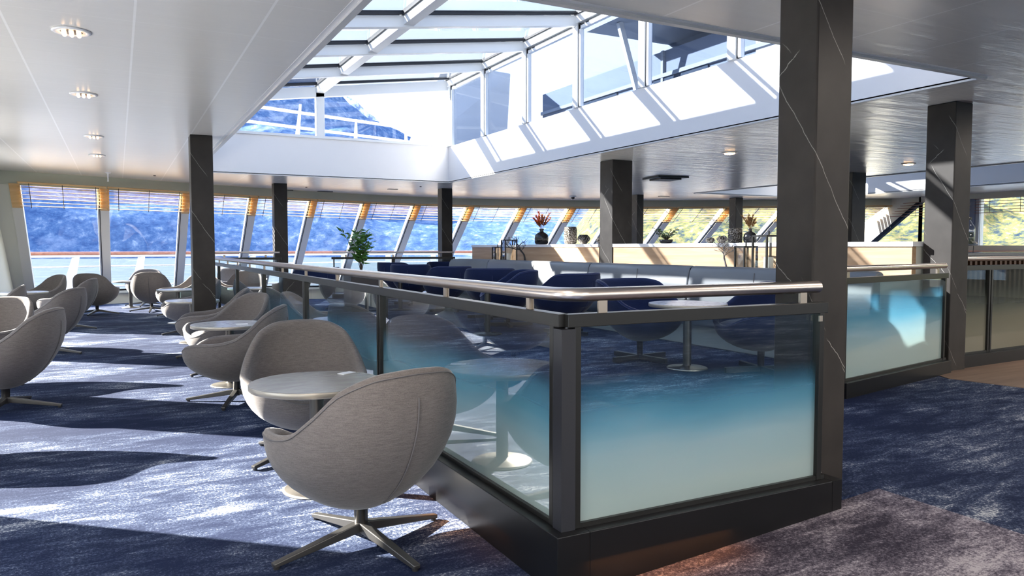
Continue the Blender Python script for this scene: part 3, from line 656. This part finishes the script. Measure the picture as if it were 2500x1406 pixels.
G = [(.89,3.09,-16,'grey lounge chair nearest the viewer, its seamed back turned to us beside the corner balustrade'),
     (.985,4.60,190,'grey lounge chair facing us behind the nearest round table'),
     (.84,6.50,-68,'grey lounge chair seen from the side in front of the second table by the balustrade'),
     (.96,8.05,-115,'grey lounge chair just behind the white marble table left of the balustrade'),
     (.95,9.25,-82,'grey lounge chair half hidden by the left black pillar, nearer side'),
     (.93,11.9,-95,'grey lounge chair half hidden behind the left pillar, beside a small round table'),
     (1.0,15.3,-100,'grey lounge chair farthest along the left balustrade, before the pillar edge'),
     (.57,16.5,8,'grey lounge chair with oval back facing the window, right of the first mullion'),
     (-.37,16.25,22,'grey lounge chair with oval back facing the window, left of the first mullion'),
     (.50,18.2,195,'grey lounge chair closest to the front windows, beyond the small table'),
     (-1.22,15.2,-120,'grey lounge chair at the cream left corner by the window'),
     (-.70,13.4,-75,'grey lounge chair behind the left group, its arm beside a pale table'),
     (-.76,10.4,-62,'grey lounge chair in the left group with its full curved back and star base showing'),
     (-1.12,8.35,215,'sunlit grey lounge chair at the left edge with its inside facing us'),
     (-.80,6.98,-72,'grey lounge chair at the left edge seen from the side, back rising to the right'),
     (-1.06,5.60,200,'grey lounge chair cut off by the left edge, only its arm showing'),
     (-1.45,11.3,-90,'grey lounge chair mostly hidden at the left edge behind the sunlit one')]
for g_ in G:
    o = chair('g', *g_)
    if g_[0] == .985:                 # this one's star base stands turned by an eighth
        for c_ in o.children:
            if c_.name.startswith('leg'): c_.rotation_euler.z = math.radians(42)
B = [(4.78,7.75,-20,'navy lounge chair with flat top in front of the sofa, just above the handrail corner'),
     (4.62,8.95,-70,'navy lounge chair with curved rim, left of the one above the handrail corner'),
     (4.90,10.1,20,'navy lounge chair nearly hidden behind the one with the curved rim'),
     (4.80,11.5,-10,'navy lounge chair in front of the slim pillar at the end of the oak wall'),
     (4.77,13.1,30,'navy lounge chair left of the one before the slim pillar'),
     (5.15,15.0,60,'dark navy lounge chair at the left end of the navy row'),
     (6.10,14.75,200,'dark navy lounge chair beside the far end of the sofa'),
     (2.65,11.7,-20,'navy lounge chair standing alone behind the left handrail'),
     (4.30,5.65,172,'navy lounge chair with flat cross base behind the right glass panel'),
     (4.78,4.62,-75,'navy lounge chair partly hidden by the nearest pillar')]
for x, y, az, lab in B: chair('b', x, y, az, lab, FP)

# ------------------------------------------------------------------ tables
def table(label, top='tabletop', h=.565, r=.335, group='small round tables in the port side seating'):
    root = empty('round_table', (0,0,0), 0, label, 'table', group)
    MB().lathe([(r-.004,h-.030), (r,h-.026), (r,h-.004), (r-.002,h-.001)], 56).build('table_edge', M['tableedge'], root)
    MB().lathe([(r-.003,h-.002), (r-.003,h), (.0001,h)], 56, sm=False).build('table_top', M[top], root)
    MB().lathe([(.036,.012), (.036,h-.03)], 20).build('table_post', M['darkmetal'], root)
    MB().lathe([(.175,0), (.178,.006), (.165,.014), (.05,.022), (.04,.03)], 40).build('table_base', M['brass'] if h < .57 else M['blackmetal'], root)
    return root
T = [(.895,3.90,'round grey stone table between the two nearest grey chairs','tabletop'),
     (.89,7.26,'round white marble table next to the second pair of grey chairs','tabletop_w'),
     (.86,10.75,'small round table left of the black pillar with pale top','tabletop_w'),
     (.88,13.7,'small round pale table behind the left pillar, nearer the window','tabletop_w'),
     (.22,17.7,'small round table at the front window between two oval-backed chairs','tabletop'),
     (-1.32,14.0,'pale round table at the left edge near the cream corner','tabletop_w')]
for x, y, lab, tp in T:
    o = table(lab, tp); o.location = (x, y, 0)
for x, y, lab in ((4.36,5.06,'taller round white table behind the right glass panel'), (3.95,8.2,'round white table beside the navy chairs above the handrail corner'), (4.2,12.1,'round white table among the far navy chairs')):
    o = table(lab, 'tabletop_w', .568 if y < 6 else .57, .335, 'round tables on the podium'); o.location = (x, y, FP)
o = MB().box(-.045,.045,-.025,.025,0,.004).build('table_card', M['paper']); o.location = (1.10,4.07,.5655); o.rotation_euler.z = .5; tag(o, 'small white card lying on the nearest round table', 'card')
o = MB().box(-.05,.05,-.03,.03,0,.003).build('table_card', M['paper']); o.location = (.98,7.15,.5655); tag(o, 'small white card lying on the white marble table', 'card')

# ------------------------------------------------------------------ decorations on the partition and the sofa ledge
ZT, ZL = 1.315, FP+.765
def at_px_y(x, y): return (x, y)
def lantern(x, y, w, h, label, mat, candle=True):
    r = empty('lantern', (x, y, ZL), 8, label, 'lantern', 'metal candle lanterns on the sofa ledge')
    t = .019; f = MB()
    for i in (-1, 1):
        for j in (-1, 1): f.box(i*w/2-t/2, i*w/2+t/2, j*w/2-t/2, j*w/2+t/2, .02, h)
    for z in (.02, h-t):
        f.box(-w/2, w/2, -w/2-t/2, -w/2+t/2, z, z+t).box(-w/2, w/2, w/2-t/2, w/2+t/2, z, z+t).box(-w/2-t/2, -w/2+t/2, -w/2, w/2, z, z+t).box(w/2-t/2, w/2+t/2, -w/2, w/2, z, z+t)
    for i in (-1, 1):
        for j in (-1, 1): f.box(i*w*.35-.012, i*w*.35+.012, j*w*.35-.012, j*w*.35+.012, 0, .02)
    f.build('lantern_frame', mat, r); MB().box(-w/2, w/2, -w/2, w/2, .02, .03).build('lantern_floor', mat, r)
    g_ = MB()
    for a_ in (0,):
        g_.box(-w/2+.004, -w/2+.006, -w/2+.008, w/2-.008, .03, h-.014).box(-w/2+.008, w/2-.008, -w/2+.004, -w/2+.006, .03, h-.014)
    g_.build('lantern_glass', M['clear'], r)
    MB().tube([(0,0,h), (0,0,h+.045)], .009, 10).build('lantern_knob', mat, r)
    if candle: MB().lathe([(w*.22,.031), (w*.22,h*.42)], 20).build('candle', M['candle'], r)
lantern(6.36,12.75,.16,.30,'short black metal lantern on the sofa ledge, left of the taller one', M['black'], False)
lantern(6.34,12.25,.22,.43,'tall black metal lantern holding a white candle on the sofa ledge', M['black'])
lantern(6.38,6.08,.24,.42,'large grey metal lantern with white candle next to the nearest pillar', M['frame'])
lantern(6.42,6.46,.17,.30,'small grey metal lantern behind the twisted branch', M['frame'], False)

def twig_tree(x, y, h, label, mat, seed, lean=0, z=ZL):
    rnd = random.Random(seed); r = empty('branch_ornament', (x, y, z), 0, label, 'ornament')
    MB().lathe([(.05,0), (.055,.01), (.035,.03), (.02,.05)], 16).build('stand', mat, r)
    mb = MB()
    def grow(p, d, l, rad, lev):
        pts = [p]; q = p.copy()
        for _ in range(4):
            d = (d + Vector((rnd.uniform(-.35,.35), rnd.uniform(-.35,.35), rnd.uniform(-.18,.25)))).normalized(); q = q + d*l/4; pts.append(q.copy())
        mb.tube(pts, max(rad, .0022), 5, True, max(rad*.5, .0018))
        if lev > 0:
            for _ in range(3 if lev > 1 else 3):
                k = rnd.choice((2,3,4)); nd = (d + Vector((rnd.uniform(-1,1), rnd.uniform(-1,1), rnd.uniform(-.3,.7)))).normalized()
                grow(pts[k], nd, l*.72, rad*.55, lev-1)
    grow(Vector((0,0,.03)), Vector((lean*.2,lean,1)).normalized(), h*.42, h*.035, 4)
    mb.build('branches', mat, r)
twig_tree(6.33,11.60,.60,'small black branch ornament right of the tall black lantern', M['black'], 3)
twig_tree(6.28,6.62,.42,'twisted grey branch ornament on the sofa ledge left of the grey lanterns', plain('grey_driftwood', (.16,.14,.13), .7), 11, .4)

def vase_plume(x, y, label, mat, seed, vm, s=1.0):
    rnd = random.Random(seed); r = empty('vase', (x, y, ZT), 0, label, 'vase')
    MB().lathe([(.02*s,0), (.085*s,.004), (.098*s,.03*s), (.10*s,.09*s), (.088*s,.14*s), (.05*s,.168*s), (.030*s,.178*s), (.027*s,.20*s), (.036*s,.222*s), (.028*s,.224*s), (.02*s,.19*s)], 32).build('vase_body', vm, r)
    pl = MB()
    for k in range(15):
        a = rnd.uniform(0, 2*PI); lean = rnd.uniform(.15,.85); L = rnd.uniform(.17,.30)*s
        d = Vector((math.sin(a)*lean, math.cos(a)*lean, 1)).normalized(); b = Vector((0,0,.20*s)); sag = Vector((0,0,-1))
        pts = [b + d*L*t + sag*.05*s*t*t*lean for t in (0,.3,.55,.8,1)]
        pl.tube(pts[:3], .002, 4)
        for j in range(90):
            t = rnd.uniform(.35,1); p = b + d*L*t + sag*.05*s*t*t*lean
            q = p + (d*.6 + Vector((rnd.uniform(-.6,.6), rnd.uniform(-.6,.6), rnd.uniform(-.3,.3))))*.045*s
            side = d.cross(Vector((rnd.uniform(-1,1), rnd.uniform(-1,1), .2))).normalized()*.0065*s
            pl.add([p-side, p+side, q], [(0,1,2)])
    pl.build('dried_plumes', mat, r, fix=False)
vase_plume(6.86,11.96,'black bottle vase with rust coloured dried plumes on the counter top', M['pampas'], 5, M['blackgloss'], 1.28)
vase_plume(6.95,6.93,'black vase with tan dried plumes on the counter near the nearest pillar', M['pampas2'], 9, M['blackgloss'], .80)

def crystal(x, y, prof, label, seed, scale):
    m_, nt, out = newmat('cut_smoked_glass_%d' % seed); n = N(nt); tc = n('TexCoord').outputs['Object']
    vo = n('TexVoronoi', Vector=tc, Scale=scale).outputs['Distance']
    p = n('BsdfPrincipled', Base__Color=ramp(n, vo, [(.2, (.008,.007,.006)), (.45, (.06,.045,.028)), (.62, (.20,.185,.17))]), Roughness=.15, Metallic=.3)
    bp = n('Bump', Strength=1.0, Distance=.01, Height=vo); nt.links.new(bp.outputs[0], p.inputs['Normal']); nt.links.new(p.outputs[0], out.inputs[0])
    o = MB().lathe(prof, 28).build('glass_tealight_holder', m_); o.location = (x, y, ZT); tag(o, label, 'candle holder', 'smoked cut glass holders on the counter top'); return o
cyl = [(.05,0), (.075,.012), (.080,.04), (.080,.20), (.072,.232), (.055,.236), (.05,.22), (.05,.05), (.001,.03)]
bowl = [(.035,0), (.045,.004), (.092,.05), (.100,.07), (.086,.095), (.055,.122), (.05,.118), (.06,.09), (.001,.02)]
crystal(6.86,10.97,[(a*1.38,b*1.27) for a,b in cyl],'tall smoked cut glass cylinder right of the rust plumes',1,60)
crystal(6.90,10.62,[(a*1.12,b*1.3) for a,b in bowl],'smoked cut glass bowl beside the tall cylinder',2,50)
crystal(6.88,10.08,[(a*.85,b*.95) for a,b in bowl],'small smoked glass bowl left of the middle pillar',3,50)
crystal(6.88,7.56,[(a*.62,b*.62) for a,b in bowl],'small smoked glass bowl standing alone on the right counter',4,50)
crystal(6.88,7.34,[(a*.72,b*.75) for a,b in bowl],'smoked cut glass bowl left of the squat cylinder on the right counter',5,55)
crystal(6.90,7.13,[(a*1.12,b*.80) for a,b in cyl],'squat smoked cut glass cylinder before the tan plumes',6,65)

def leafy(mb, p, d, L, w, rnd):
    side = d.cross(Vector((rnd.uniform(-1,1), rnd.uniform(-1,1), rnd.uniform(-1,1)))).normalized()*w/2; up = d.cross(side).normalized()*w*.18
    mb.add([p, p+d*L*.35+side+up, p+d*L, p+d*L*.35-side+up, p+d*L*.5], [(0,1,4), (1,2,4), (2,3,4), (3,0,4)])
def shrub(name, loc, label, cat, stems, h, spread, leafL, leafW, mat, seed, per, pot=None):
    rnd = random.Random(seed); r = empty(name, loc, 0, label, cat); st = MB(); lf = MB()
    z0 = 0
    if pot: pot(r); z0 = pot.z
    for k in range(stems):
        a = 2*PI*k/stems + rnd.uniform(-.4,.4); s = spread*rnd.uniform(.3,1); hh = h*rnd.uniform(.6,1)
        pts = [Vector((0,0,z0)) + Vector((math.sin(a)*s*t**1.5, math.cos(a)*s*t**1.5, hh*t)) for t in (0,.25,.5,.75,1)]
        st.tube(pts, .006, 5, True, .002)
        for j in range(per):
            t = rnd.uniform(.3,1); i = min(3, int(t*4)); p = pts[i].lerp(pts[i+1], t*4-i)
            a2 = rnd.uniform(0,2*PI); d = Vector((math.sin(a2), math.cos(a2), rnd.uniform(-.3,.9))).normalized()
            leafy(lf, p, d, leafL*rnd.uniform(.7,1.2), leafW, rnd)
    st.build('stems', M['stem'], r); lf.build('leaves', mat, r, fix=False)
def planter(r): MB().box(-.24,.24,-.24,.24,0,.62).build('planter_box', M['pot'], r, .01); MB().box(-.22,.22,-.22,.22,.60,.625).build('soil', M['stem'], r)
planter.z = .6
shrub('potted_plant', (3.58,12.25,FP), 'leafy green plant in a dark box planter behind the left handrail', 'plant', 11, .76, .34, .13, .042, M['leaf'], 21, 24, planter)
def bowlpot(r): MB().lathe([(.06,0), (.09,.02), (.10,.06), (.085,.06)], 20).build('bowl', M['blackgloss'], r)
bowlpot.z = .03
shrub('potted_plant', (6.98,8.58,ZT), 'low sprig of dark green leaves on the right counter top', 'plant', 16, .20, .26, .035, .02, M['leaf2'], 5, 15, bowlpot)

# ------------------------------------------------------------------ bar at the right edge
root = empty('bar_counter', (7.3,4.85,FB), 0, 'dark bar counter behind the right-edge balustrade', 'counter')
MB().box(0, 5.5, 0, .55, 0, 1.06).build('counter_body', M['blackmetal'], root, .01); MB().box(-.03, 5.5, -.04, .6, 1.06, 1.10).build('counter_top', M['blackgloss'], root, .006)
rb = MB()
for k in range(60): rb.box(.05+k*.09, .09+k*.09, -.03, 0, .05, 1.04)
o_ = rb.build('ribbed_front', M['darkwood'], root); o_['kind'] = 'stuff'
root = empty('back_counter', (9.2,6.9,FB), 0, 'brown topped back counter beyond the glass dispenser', 'counter')
MB().box(0, 5, 0, .5, 0, 1.07).build('counter_body', M['blackmetal'], root); MB().box(-.04, 5, -.05, .55, 1.07, 1.11).build('counter_top', M['teak'], root); MB().box(0, 5, .5, .56, 0, 1.19).build('upstand', M['darkwood'], root)
def dispenser(x, y):
    r = empty('drink_dispenser', (x, y, FB+1.10), 0, 'round glass drink dispenser with dark lid and tap on a stand', 'dispenser')
    st = MB()
    for k in range(6):
        a = k*PI/3; st.tube([(math.cos(a)*.10, math.sin(a)*.10, 0), (math.cos(a)*.105, math.sin(a)*.105, .075)], .004, 6)
    st.lathe([(.112,.072), (.112,.078), (.09,.078)], 30); st.build('stand', M['blackmetal'], r)
    MB().lathe([(.10,.08), (.112,.085), (.115,.24), (.112,.275), (.08,.325), (.072,.34), (.072,.36)], 32).build('jar', M['clear'], r)
    MB().lathe([(.001,.088), (.106,.088), (.109,.22), (.001,.22)], 32).build('water', M['water'], r)
    MB().lathe([(.078,.352), (.080,.356), (.080,.380), (.07,.384), (.001,.384)], 28).build('lid', M['frame'], r)
    MB().tube([(0,-.11,.11), (0,-.15,.11), (0,-.155,.09)], .008, 8).build('tap', M['steel'], r)
dispenser(8.10,4.98)
gl0 = MB().lathe([(.024,0), (.027,.004), (.030,.075), (.028,.075), (.025,.008), (.001,.006)], 14).build('tumbler', M['clear'])
k = 0
for i in range(6):
    for j in range(3):
        o = gl0 if k == 0 else gl0.copy()
        if k: C.objects.link(o)
        o.location = (7.45+i*.07, 4.92+j*.07, FB+1.10); k += 1
        tag(o, 'small clear tumbler in the cluster of glasses left of the drink dispenser', 'glass', 'tumblers clustered on the bar counter')

# ------------------------------------------------------------------ ceiling fittings
DL = [(-.22,5.46,'nearest recessed downlight above the left chairs'), (-.23,7.62,'second recessed downlight above the left chairs'), (-.22,10.42,'third recessed downlight above the left chairs'), (-.23,12.49,'farthest recessed downlight above the left chairs'), (7.66,8.05,'recessed downlight left of the nearest pillar'), (11.18,7.78,'recessed downlight right of the nearest pillar')]
for x, y, lab in DL:
    r = empty('downlight', (x, y, ZC), 0, lab, 'light', 'recessed ceiling downlights')
    MB().lathe([(.075,-.001), (.108,-.001), (.110,-.008), (.095,-.014), (.078,-.008)], 36).build('bezel', M['white'], r)
    MB().lathe([(.078,-.003), (.05,-.012), (.001,-.012)], 30).build('reflector', M['bracket'], r)
    for dx in (-.04, 0, .04): MB().tube([(dx,-.05,-.016), (dx,.05,-.016)], .013, 8).build('lamp_tube', M['lamp'], r)
for x, y in ((4.6,.9), (7.4,.9), (10.2,.9), (4.6,-2.2), (8.6,-2.2), (-.2,1.6), (-.2,-1.4), (1.9,-1.2), (9.3,3.6)):  # added fill lamps out of view, brightening the foreground
    r = empty('downlight', (x, y, ZC), 0, 'fill light added behind the viewer, shaped as a recessed downlight, outside the picture', 'light', 'added fill lights outside the picture')
    MB().lathe([(.075,-.001), (.108,-.001), (.110,-.008), (.095,-.014), (.078,-.008)], 36).build('bezel', M['white'], r)
    MB().lathe([(.08,-.004), (.06,-.0065), (.001,-.0065)], 30).build('lamp', M['lamp'], r)
    l = bpy.data.lights.new('added_fill_light', 'AREA'); l.shape = 'DISK'; l.size = .15; l.energy = 20; l.color = (1,.88,.76)
    lo = bpy.data.objects.new('added_fill_light', l); C.objects.link(lo); lo.location = (x, y, ZC-.02)
def disc(x, y, r_, lab, name, cat, mat, zt=.012, g=None):
    o = MB().lathe([(r_,0), (r_,-zt), (r_*.6,-zt*1.2), (.001,-zt*1.2)], 20).build(name, mat); o.location = (x, y, ZC); tag(o, lab, cat, g); return o
root = empty('ceiling_vent', (9.28,11.45,ZC), 10, 'dark square ceiling vent above the right counter', 'vent')
MB().box(-.32,.32,-.32,.32,-.03,-.002).build('vent_frame', M['frame'], root); MB().box(-.22,.22,-.22,.22,-.055,-.03).build('vent_plate', M['gasket'], root)
for (x, y, w, lab) in ((4.4,18.0,.35,'thin slot vent in the ceiling near the front windows, right of the slim pillar'), (3.55,18.0,.2,'short slot vent in the ceiling beside the slim pillar'), (12.6,15.6,.3,'slot vent in the ceiling left of the plume pillar'), (5.6,16.6,.22,'slot vent in the ceiling left of the end pillar')):
    o = MB().box(-w/2, w/2, -.05, .05, -.012, .0).build('slot_vent', M['frame']); o.location = (x, y, ZC); tag(o, lab, 'vent')
for x, y, lab in ((.64,15.5,'black ceiling sensor above the left front windows'), (3.72,16.9,'black ceiling sensor right of the slim left pillar'), (5.9,15.6,'black ceiling sensor left of the end pillar'), (11.4,10.1,'tiny sensor on the ceiling right of the square vent'), (5.3,2.75,'tiny sensor on the ceiling near the upper right corner')):
    disc(x, y, .022, lab, 'ceiling_sensor', 'sensor', M['black'])
r = empty('sprinkler', (-.12,15.3,ZC), 0, 'small white sprinkler hanging from the ceiling at the left windows', 'sprinkler')
MB().lathe([(.05,0), (.05,-.01), (.012,-.02), (.010,-.14), (.016,-.16)], 14).build('sprinkler_body', M['white'], r)
r = empty('dome_camera', (10.45,16.6,ZC), 0, 'small white dome camera on the ceiling above the counter', 'camera')
MB().lathe([(.09,0), (.09,-.03), (.06,-.035)], 20).build('camera_base', M['white'], r); MB().lathe([(.055,-.03), (.05,-.07), (.03,-.09), (.001,-.095)], 20).build('camera_dome', M['smoke'], r)

# ------------------------------------------------------------------ outside: deck, rails, superstructure
ring = [(-14,8), (-8,15)] + [(x, y+4.9) for x, y in H[1:]] + [(22,15.5), (27,9)]
mb = MB()
for (x0, y0), (x1, y1) in zip(ring[:-1], ring[1:]): mb.hexa([(x0,y0-1.7,-.35), (x1,y1-1.7,-.35), (x1,y1-1.7,-.22), (x0,y0-1.7,-.22), (x0,y0+.1,-.35), (x1,y1+.1,-.35), (x1,y1+.1,-.22), (x0,y0+.1,-.22)])
o = mb.build('outer_deck', M['shipwhite']); struct(o, 'white outer walkway below the front windows', 'deck')
o = MB().box(-4.6, -2.1, -6, 15.5, -.35, -.22).build('outer_deck', M['white']); struct(o, 'unseen white deck added outside the port windows to bounce sunlight inside', 'deck')  # added out of view as a reflector for the ceiling
root = empty('deck_railing', (0,0,0), 0, 'curved white ship railing with teak cap outside the front windows', 'railing')
MB().tube([(x,y,1.115) for x, y in ring], .045, 8).build('teak_cap', M['teak'], root)
MB().tube([(x,y,1.055) for x, y in ring], .035, 8).build('rail', M['shipwhite'], root)
MB().tube([(x,y,.80) for x, y in ring], .018, 8).build('rail', M['shipwhite'], root)
MB().tube([(x,y,.30) for x, y in ring], .018, 8).build('rail', M['shipwhite'], root)
for (x0, y0), (x1, y1) in zip(ring[:-1], ring[1:]):
    for t in (.25, .75) if abs(x1-x0) > 2 else (.5,):
        x, y = x0+(x1-x0)*t, y0+(y1-y0)*t
        MB().bar((x, y, 1.05), (x-.25, y-1.0, -.22), .16, .03, (0,0,1), .30, .03).build('stanchion', M['shipwhite'], root)
root = empty('deck_railing', (0,0,0), 0, 'white upper railing seen through the front of the skylight', 'railing')
up = [(-6,14.6), (-2,15.5), (2.85,17.0), (7.0,18.4), (12,20), (18,21.5)]
MB().tube([(x,y,4.27) for x, y in up], .035, 8).build('rail', M['shipwhite'], root); MB().tube([(x-.1,y-.35,3.88) for x, y in up], .032, 8).build('rail', M['shipwhite'], root)
for x in (-2,.2,2.3,3.7,5.1,6.5,8.5,10.5):
    for (x0,y0),(x1,y1) in zip(up[:-1], up[1:]):
        if x0 <= x < x1: y = y0+(y1-y0)*(x-x0)/(x1-x0)
    MB().bar((x,y,4.45 if abs(x-3.7) < .1 else 4.30), (x-.35,y-1.1,3.2), .05, .03, (0,0,1), .12, .03).build('stanchion', M['shipwhite'], root)
# raked white bulwark wing visible at the right of the front skylight window
o = MB().hexa([(5.75,16.3,3.19), (8.8,17.2,3.19), (8.8,16.9,5.6), (6.9,16.6,5.6), (5.75,16.5,3.15), (8.8,17.6,3.15), (8.8,17.3,5.6), (6.9,17.0,5.6)]).build('bulwark_wing', M['shipwhite'], None, .03); struct(o, 'raked white steel wing outside the front corner of the skylight', 'ship structure')
root = empty('deckhouse', (9.2,0,3.2), 0, 'deckhouse with blue grey shade painted into its wall, seen through the skylight side windows', 'ship structure')
MB().box(0, .3, -4, 16, 0, 1.75).build('deckhouse_wall', M['shipshade'], root)
MB().box(-1.1, 5, 1, 12.4, 2.2, 2.4).build('deckhouse_canopy', M['shippale'], root)
MB().box(.9, 1.2, -4, 16, 1.75, 4.5).build('upper_wall', M['shippale'], root)
for y in (3.2,6.4,9.0,11.6): MB().bar((-.9,y,2.2), (-.15,y,0), .08, .10).build('strut', M['shipwhite'], root)
for y in (4.5,8.2): MB().box(-.02,0,y,y+.9,.1,1.6).build('locker_door', M['shipwhite'], root, .02)
MB().box(-.12,0,-4,16,.0,.12).build('ledge', M['shippale'], root); MB().box(-.06,0,-4,16,1.25,1.32).build('ledge', M['shippale'], root)
for y in (1.8,5.9,7.4,9.6,11.4): MB().box(-.05,0,y,y+.06,.1,1.75).build('rib', M['shippale'], root)
for y in (10.2,12.9): MB().box(-.03,0,y,y+1.5,.25,1.3).build('dark_window', M['shipdark'], root)
MB().tube([(-.06,7.6,.2), (-.06,7.6,1.2), (-.06,7.2,1.3)], .02, 6).tube([(-.06,6.0,.9), (-.06,4.0,.9)], .015, 6).build('pipework', M['shipdark'], root)

# ------------------------------------------------------------------ fjord: water and slopes
o = MB().add([(-9000,-9000,-17), (9000,-9000,-17), (9000,9000,-17), (-9000,9000,-17)], [(0,1,2,3)]).build('sea', M['sea']); tag(o, 'pale blue fjord water beyond the ship railing', 'sea', None, 'structure')
from mathutils import noise
def slope(name, az0, az1, d0, d1, ridge, mat, label, seed, nu=150, nv=36, rough=.12):
    rows = []
    for j in range(nv+1):
        v = j/nv; row = []
        for i in range(nu+1):
            az = math.radians(az0 + (az1-az0)*i/nu); d = d0 + (d1-d0)*v
            hh = ridge(math.degrees(az))*(v**.85) * (1 + rough*noise.noise(Vector((i*.09+seed, j*.22, 0)))*2 + rough*.5*noise.noise(Vector((i*.31, j*.6, seed))))
            row.append((math.sin(az)*d, math.cos(az)*d, -17 + hh))
        rows.append(row)
    o = MB().quadgrid(rows, True).build(name, mat, fix=False); tag(o, label, 'mountain', None, 'structure'); return o
def el(h, d): return d*math.tan(math.radians(h)) + 17
def interp2(tab, a):
    if a <= tab[0][0]: return tab[0][1]
    for (a0,h0),(a1,h1) in zip(tab[:-1], tab[1:]):
        if a <= a1: return h0+(h1-h0)*(a-a0)/(a1-a0)
    return tab[-1][1]
slope('mountain', -75, 37, 1500, 2700, lambda a: el(interp2([(-75,10),(-40,12),(-10,12),(5,11.5),(11,11.8),(13,11.6),(15,10.8),(17,9.4),(20,8.0),(26,6.8),(31,6.0),(37,4.5)], a), 2700), M['hazy_blue_mountain'], 'forested mountain across the fjord, its haze painted as blue colour', 2)
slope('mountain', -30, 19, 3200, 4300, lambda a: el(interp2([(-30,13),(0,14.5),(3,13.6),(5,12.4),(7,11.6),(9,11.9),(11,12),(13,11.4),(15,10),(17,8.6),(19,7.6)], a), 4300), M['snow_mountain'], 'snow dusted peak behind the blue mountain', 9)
slope('hillside', 32, 110, 420, 900, lambda a: el(interp2([(32,1.0),(34,3.4),(37,5.6),(42,6.8),(60,7.6),(110,8)], a), 900), M['autumn'], 'sunlit autumn forest hillside beyond the right windows', 5, 200, 50, .18)

# ------------------------------------------------------------------ light
w = bpy.data.worlds.new('world'); sc.world = w; w.use_nodes = True; nt = w.node_tree; nt.nodes.clear(); n = N(nt)
tc = n('TexCoord'); sep = n('SeparateXYZ', Vector=tc.outputs['Generated'])
col = ramp(n, sep.outputs['Z'], [(0, (.95,.92,.88)), (.12, (.96,.95,.94)), (.33, (.62,.76,.96)), (1, (.24,.42,.85))])
cl = n('TexNoise', Vector=stretch(n, tc.outputs['Generated'], 1, 1, 3), Scale=2.5, Detail=6.0).outputs['Fac']
mx = n('Mix', _data_type='RGBA', i0=ramp(n, cl, [(.52, 0.0), (.70, .8)])); nt.links.new(col, mx.inputs[6]); mx.inputs[7].default_value = (.95,.97,1,1)
bg = n('Background', Color=mx.outputs[2], Strength=2.4); wo = n('OutputWorld', Surface=bg.outputs[0])
sun = bpy.data.lights.new('sun', 'SUN'); sun.energy = 27; sun.angle = math.radians(.53); sun.color = (1, .95, .86)
so = bpy.data.objects.new('sun', sun); C.objects.link(so); so.location = (-12, 14, 10)
so.rotation_euler = Vector((1.65,-1.45,-1)).to_track_quat('-Z','Y').to_euler()

for nm, loc, sx, sy, e_ in (('added_carpet_glow', (1.85,2.24,.11), .7, .012, .5), ('added_carpet_glow', (1.34,3.25,.10), .012, 1.2, .35)):  # warm lamps added for the orange glow on the carpet
    l = bpy.data.lights.new(nm, 'AREA'); l.shape = 'RECTANGLE'; l.size = sx; l.size_y = sy; l.energy = e_; l.color = (1,.36,.08)
    lo = bpy.data.objects.new(nm, l); C.objects.link(lo); lo.location = loc
# ------------------------------------------------------------------ camera
cam = bpy.data.cameras.new('camera'); cam.sensor_width = 36; cam.lens = 1840*36/2500; cam.clip_end = 20000; cam.clip_start = .05
co = bpy.data.objects.new('camera', cam); C.objects.link(co); co.location = (0, 0, CAMZ)
p_ = math.atan(98/1840); th = math.atan(963/(1840/math.cos(p_)))
F = Vector((math.sin(th)*math.cos(p_), math.cos(th)*math.cos(p_), -math.sin(p_)))
co.rotation_euler = F.to_track_quat('-Z','Y').to_euler(); sc.camera = co
sc.view_settings.view_transform = 'Standard'; sc.view_settings.look = 'None'; sc.view_settings.gamma = 1; sc.view_settings.use_curve_mapping = False
sc.view_settings.exposure = 1.0
sc.cycles.use_denoising = True; sc.cycles.max_bounces = 12; sc.cycles.diffuse_bounces = 5; sc.cycles.transparent_max_bounces = 24; sc.cycles.glossy_bounces = 5
sc.cycles.sample_clamp_indirect = 8; sc.cycles.caustics_reflective = False; sc.cycles.caustics_refractive = False
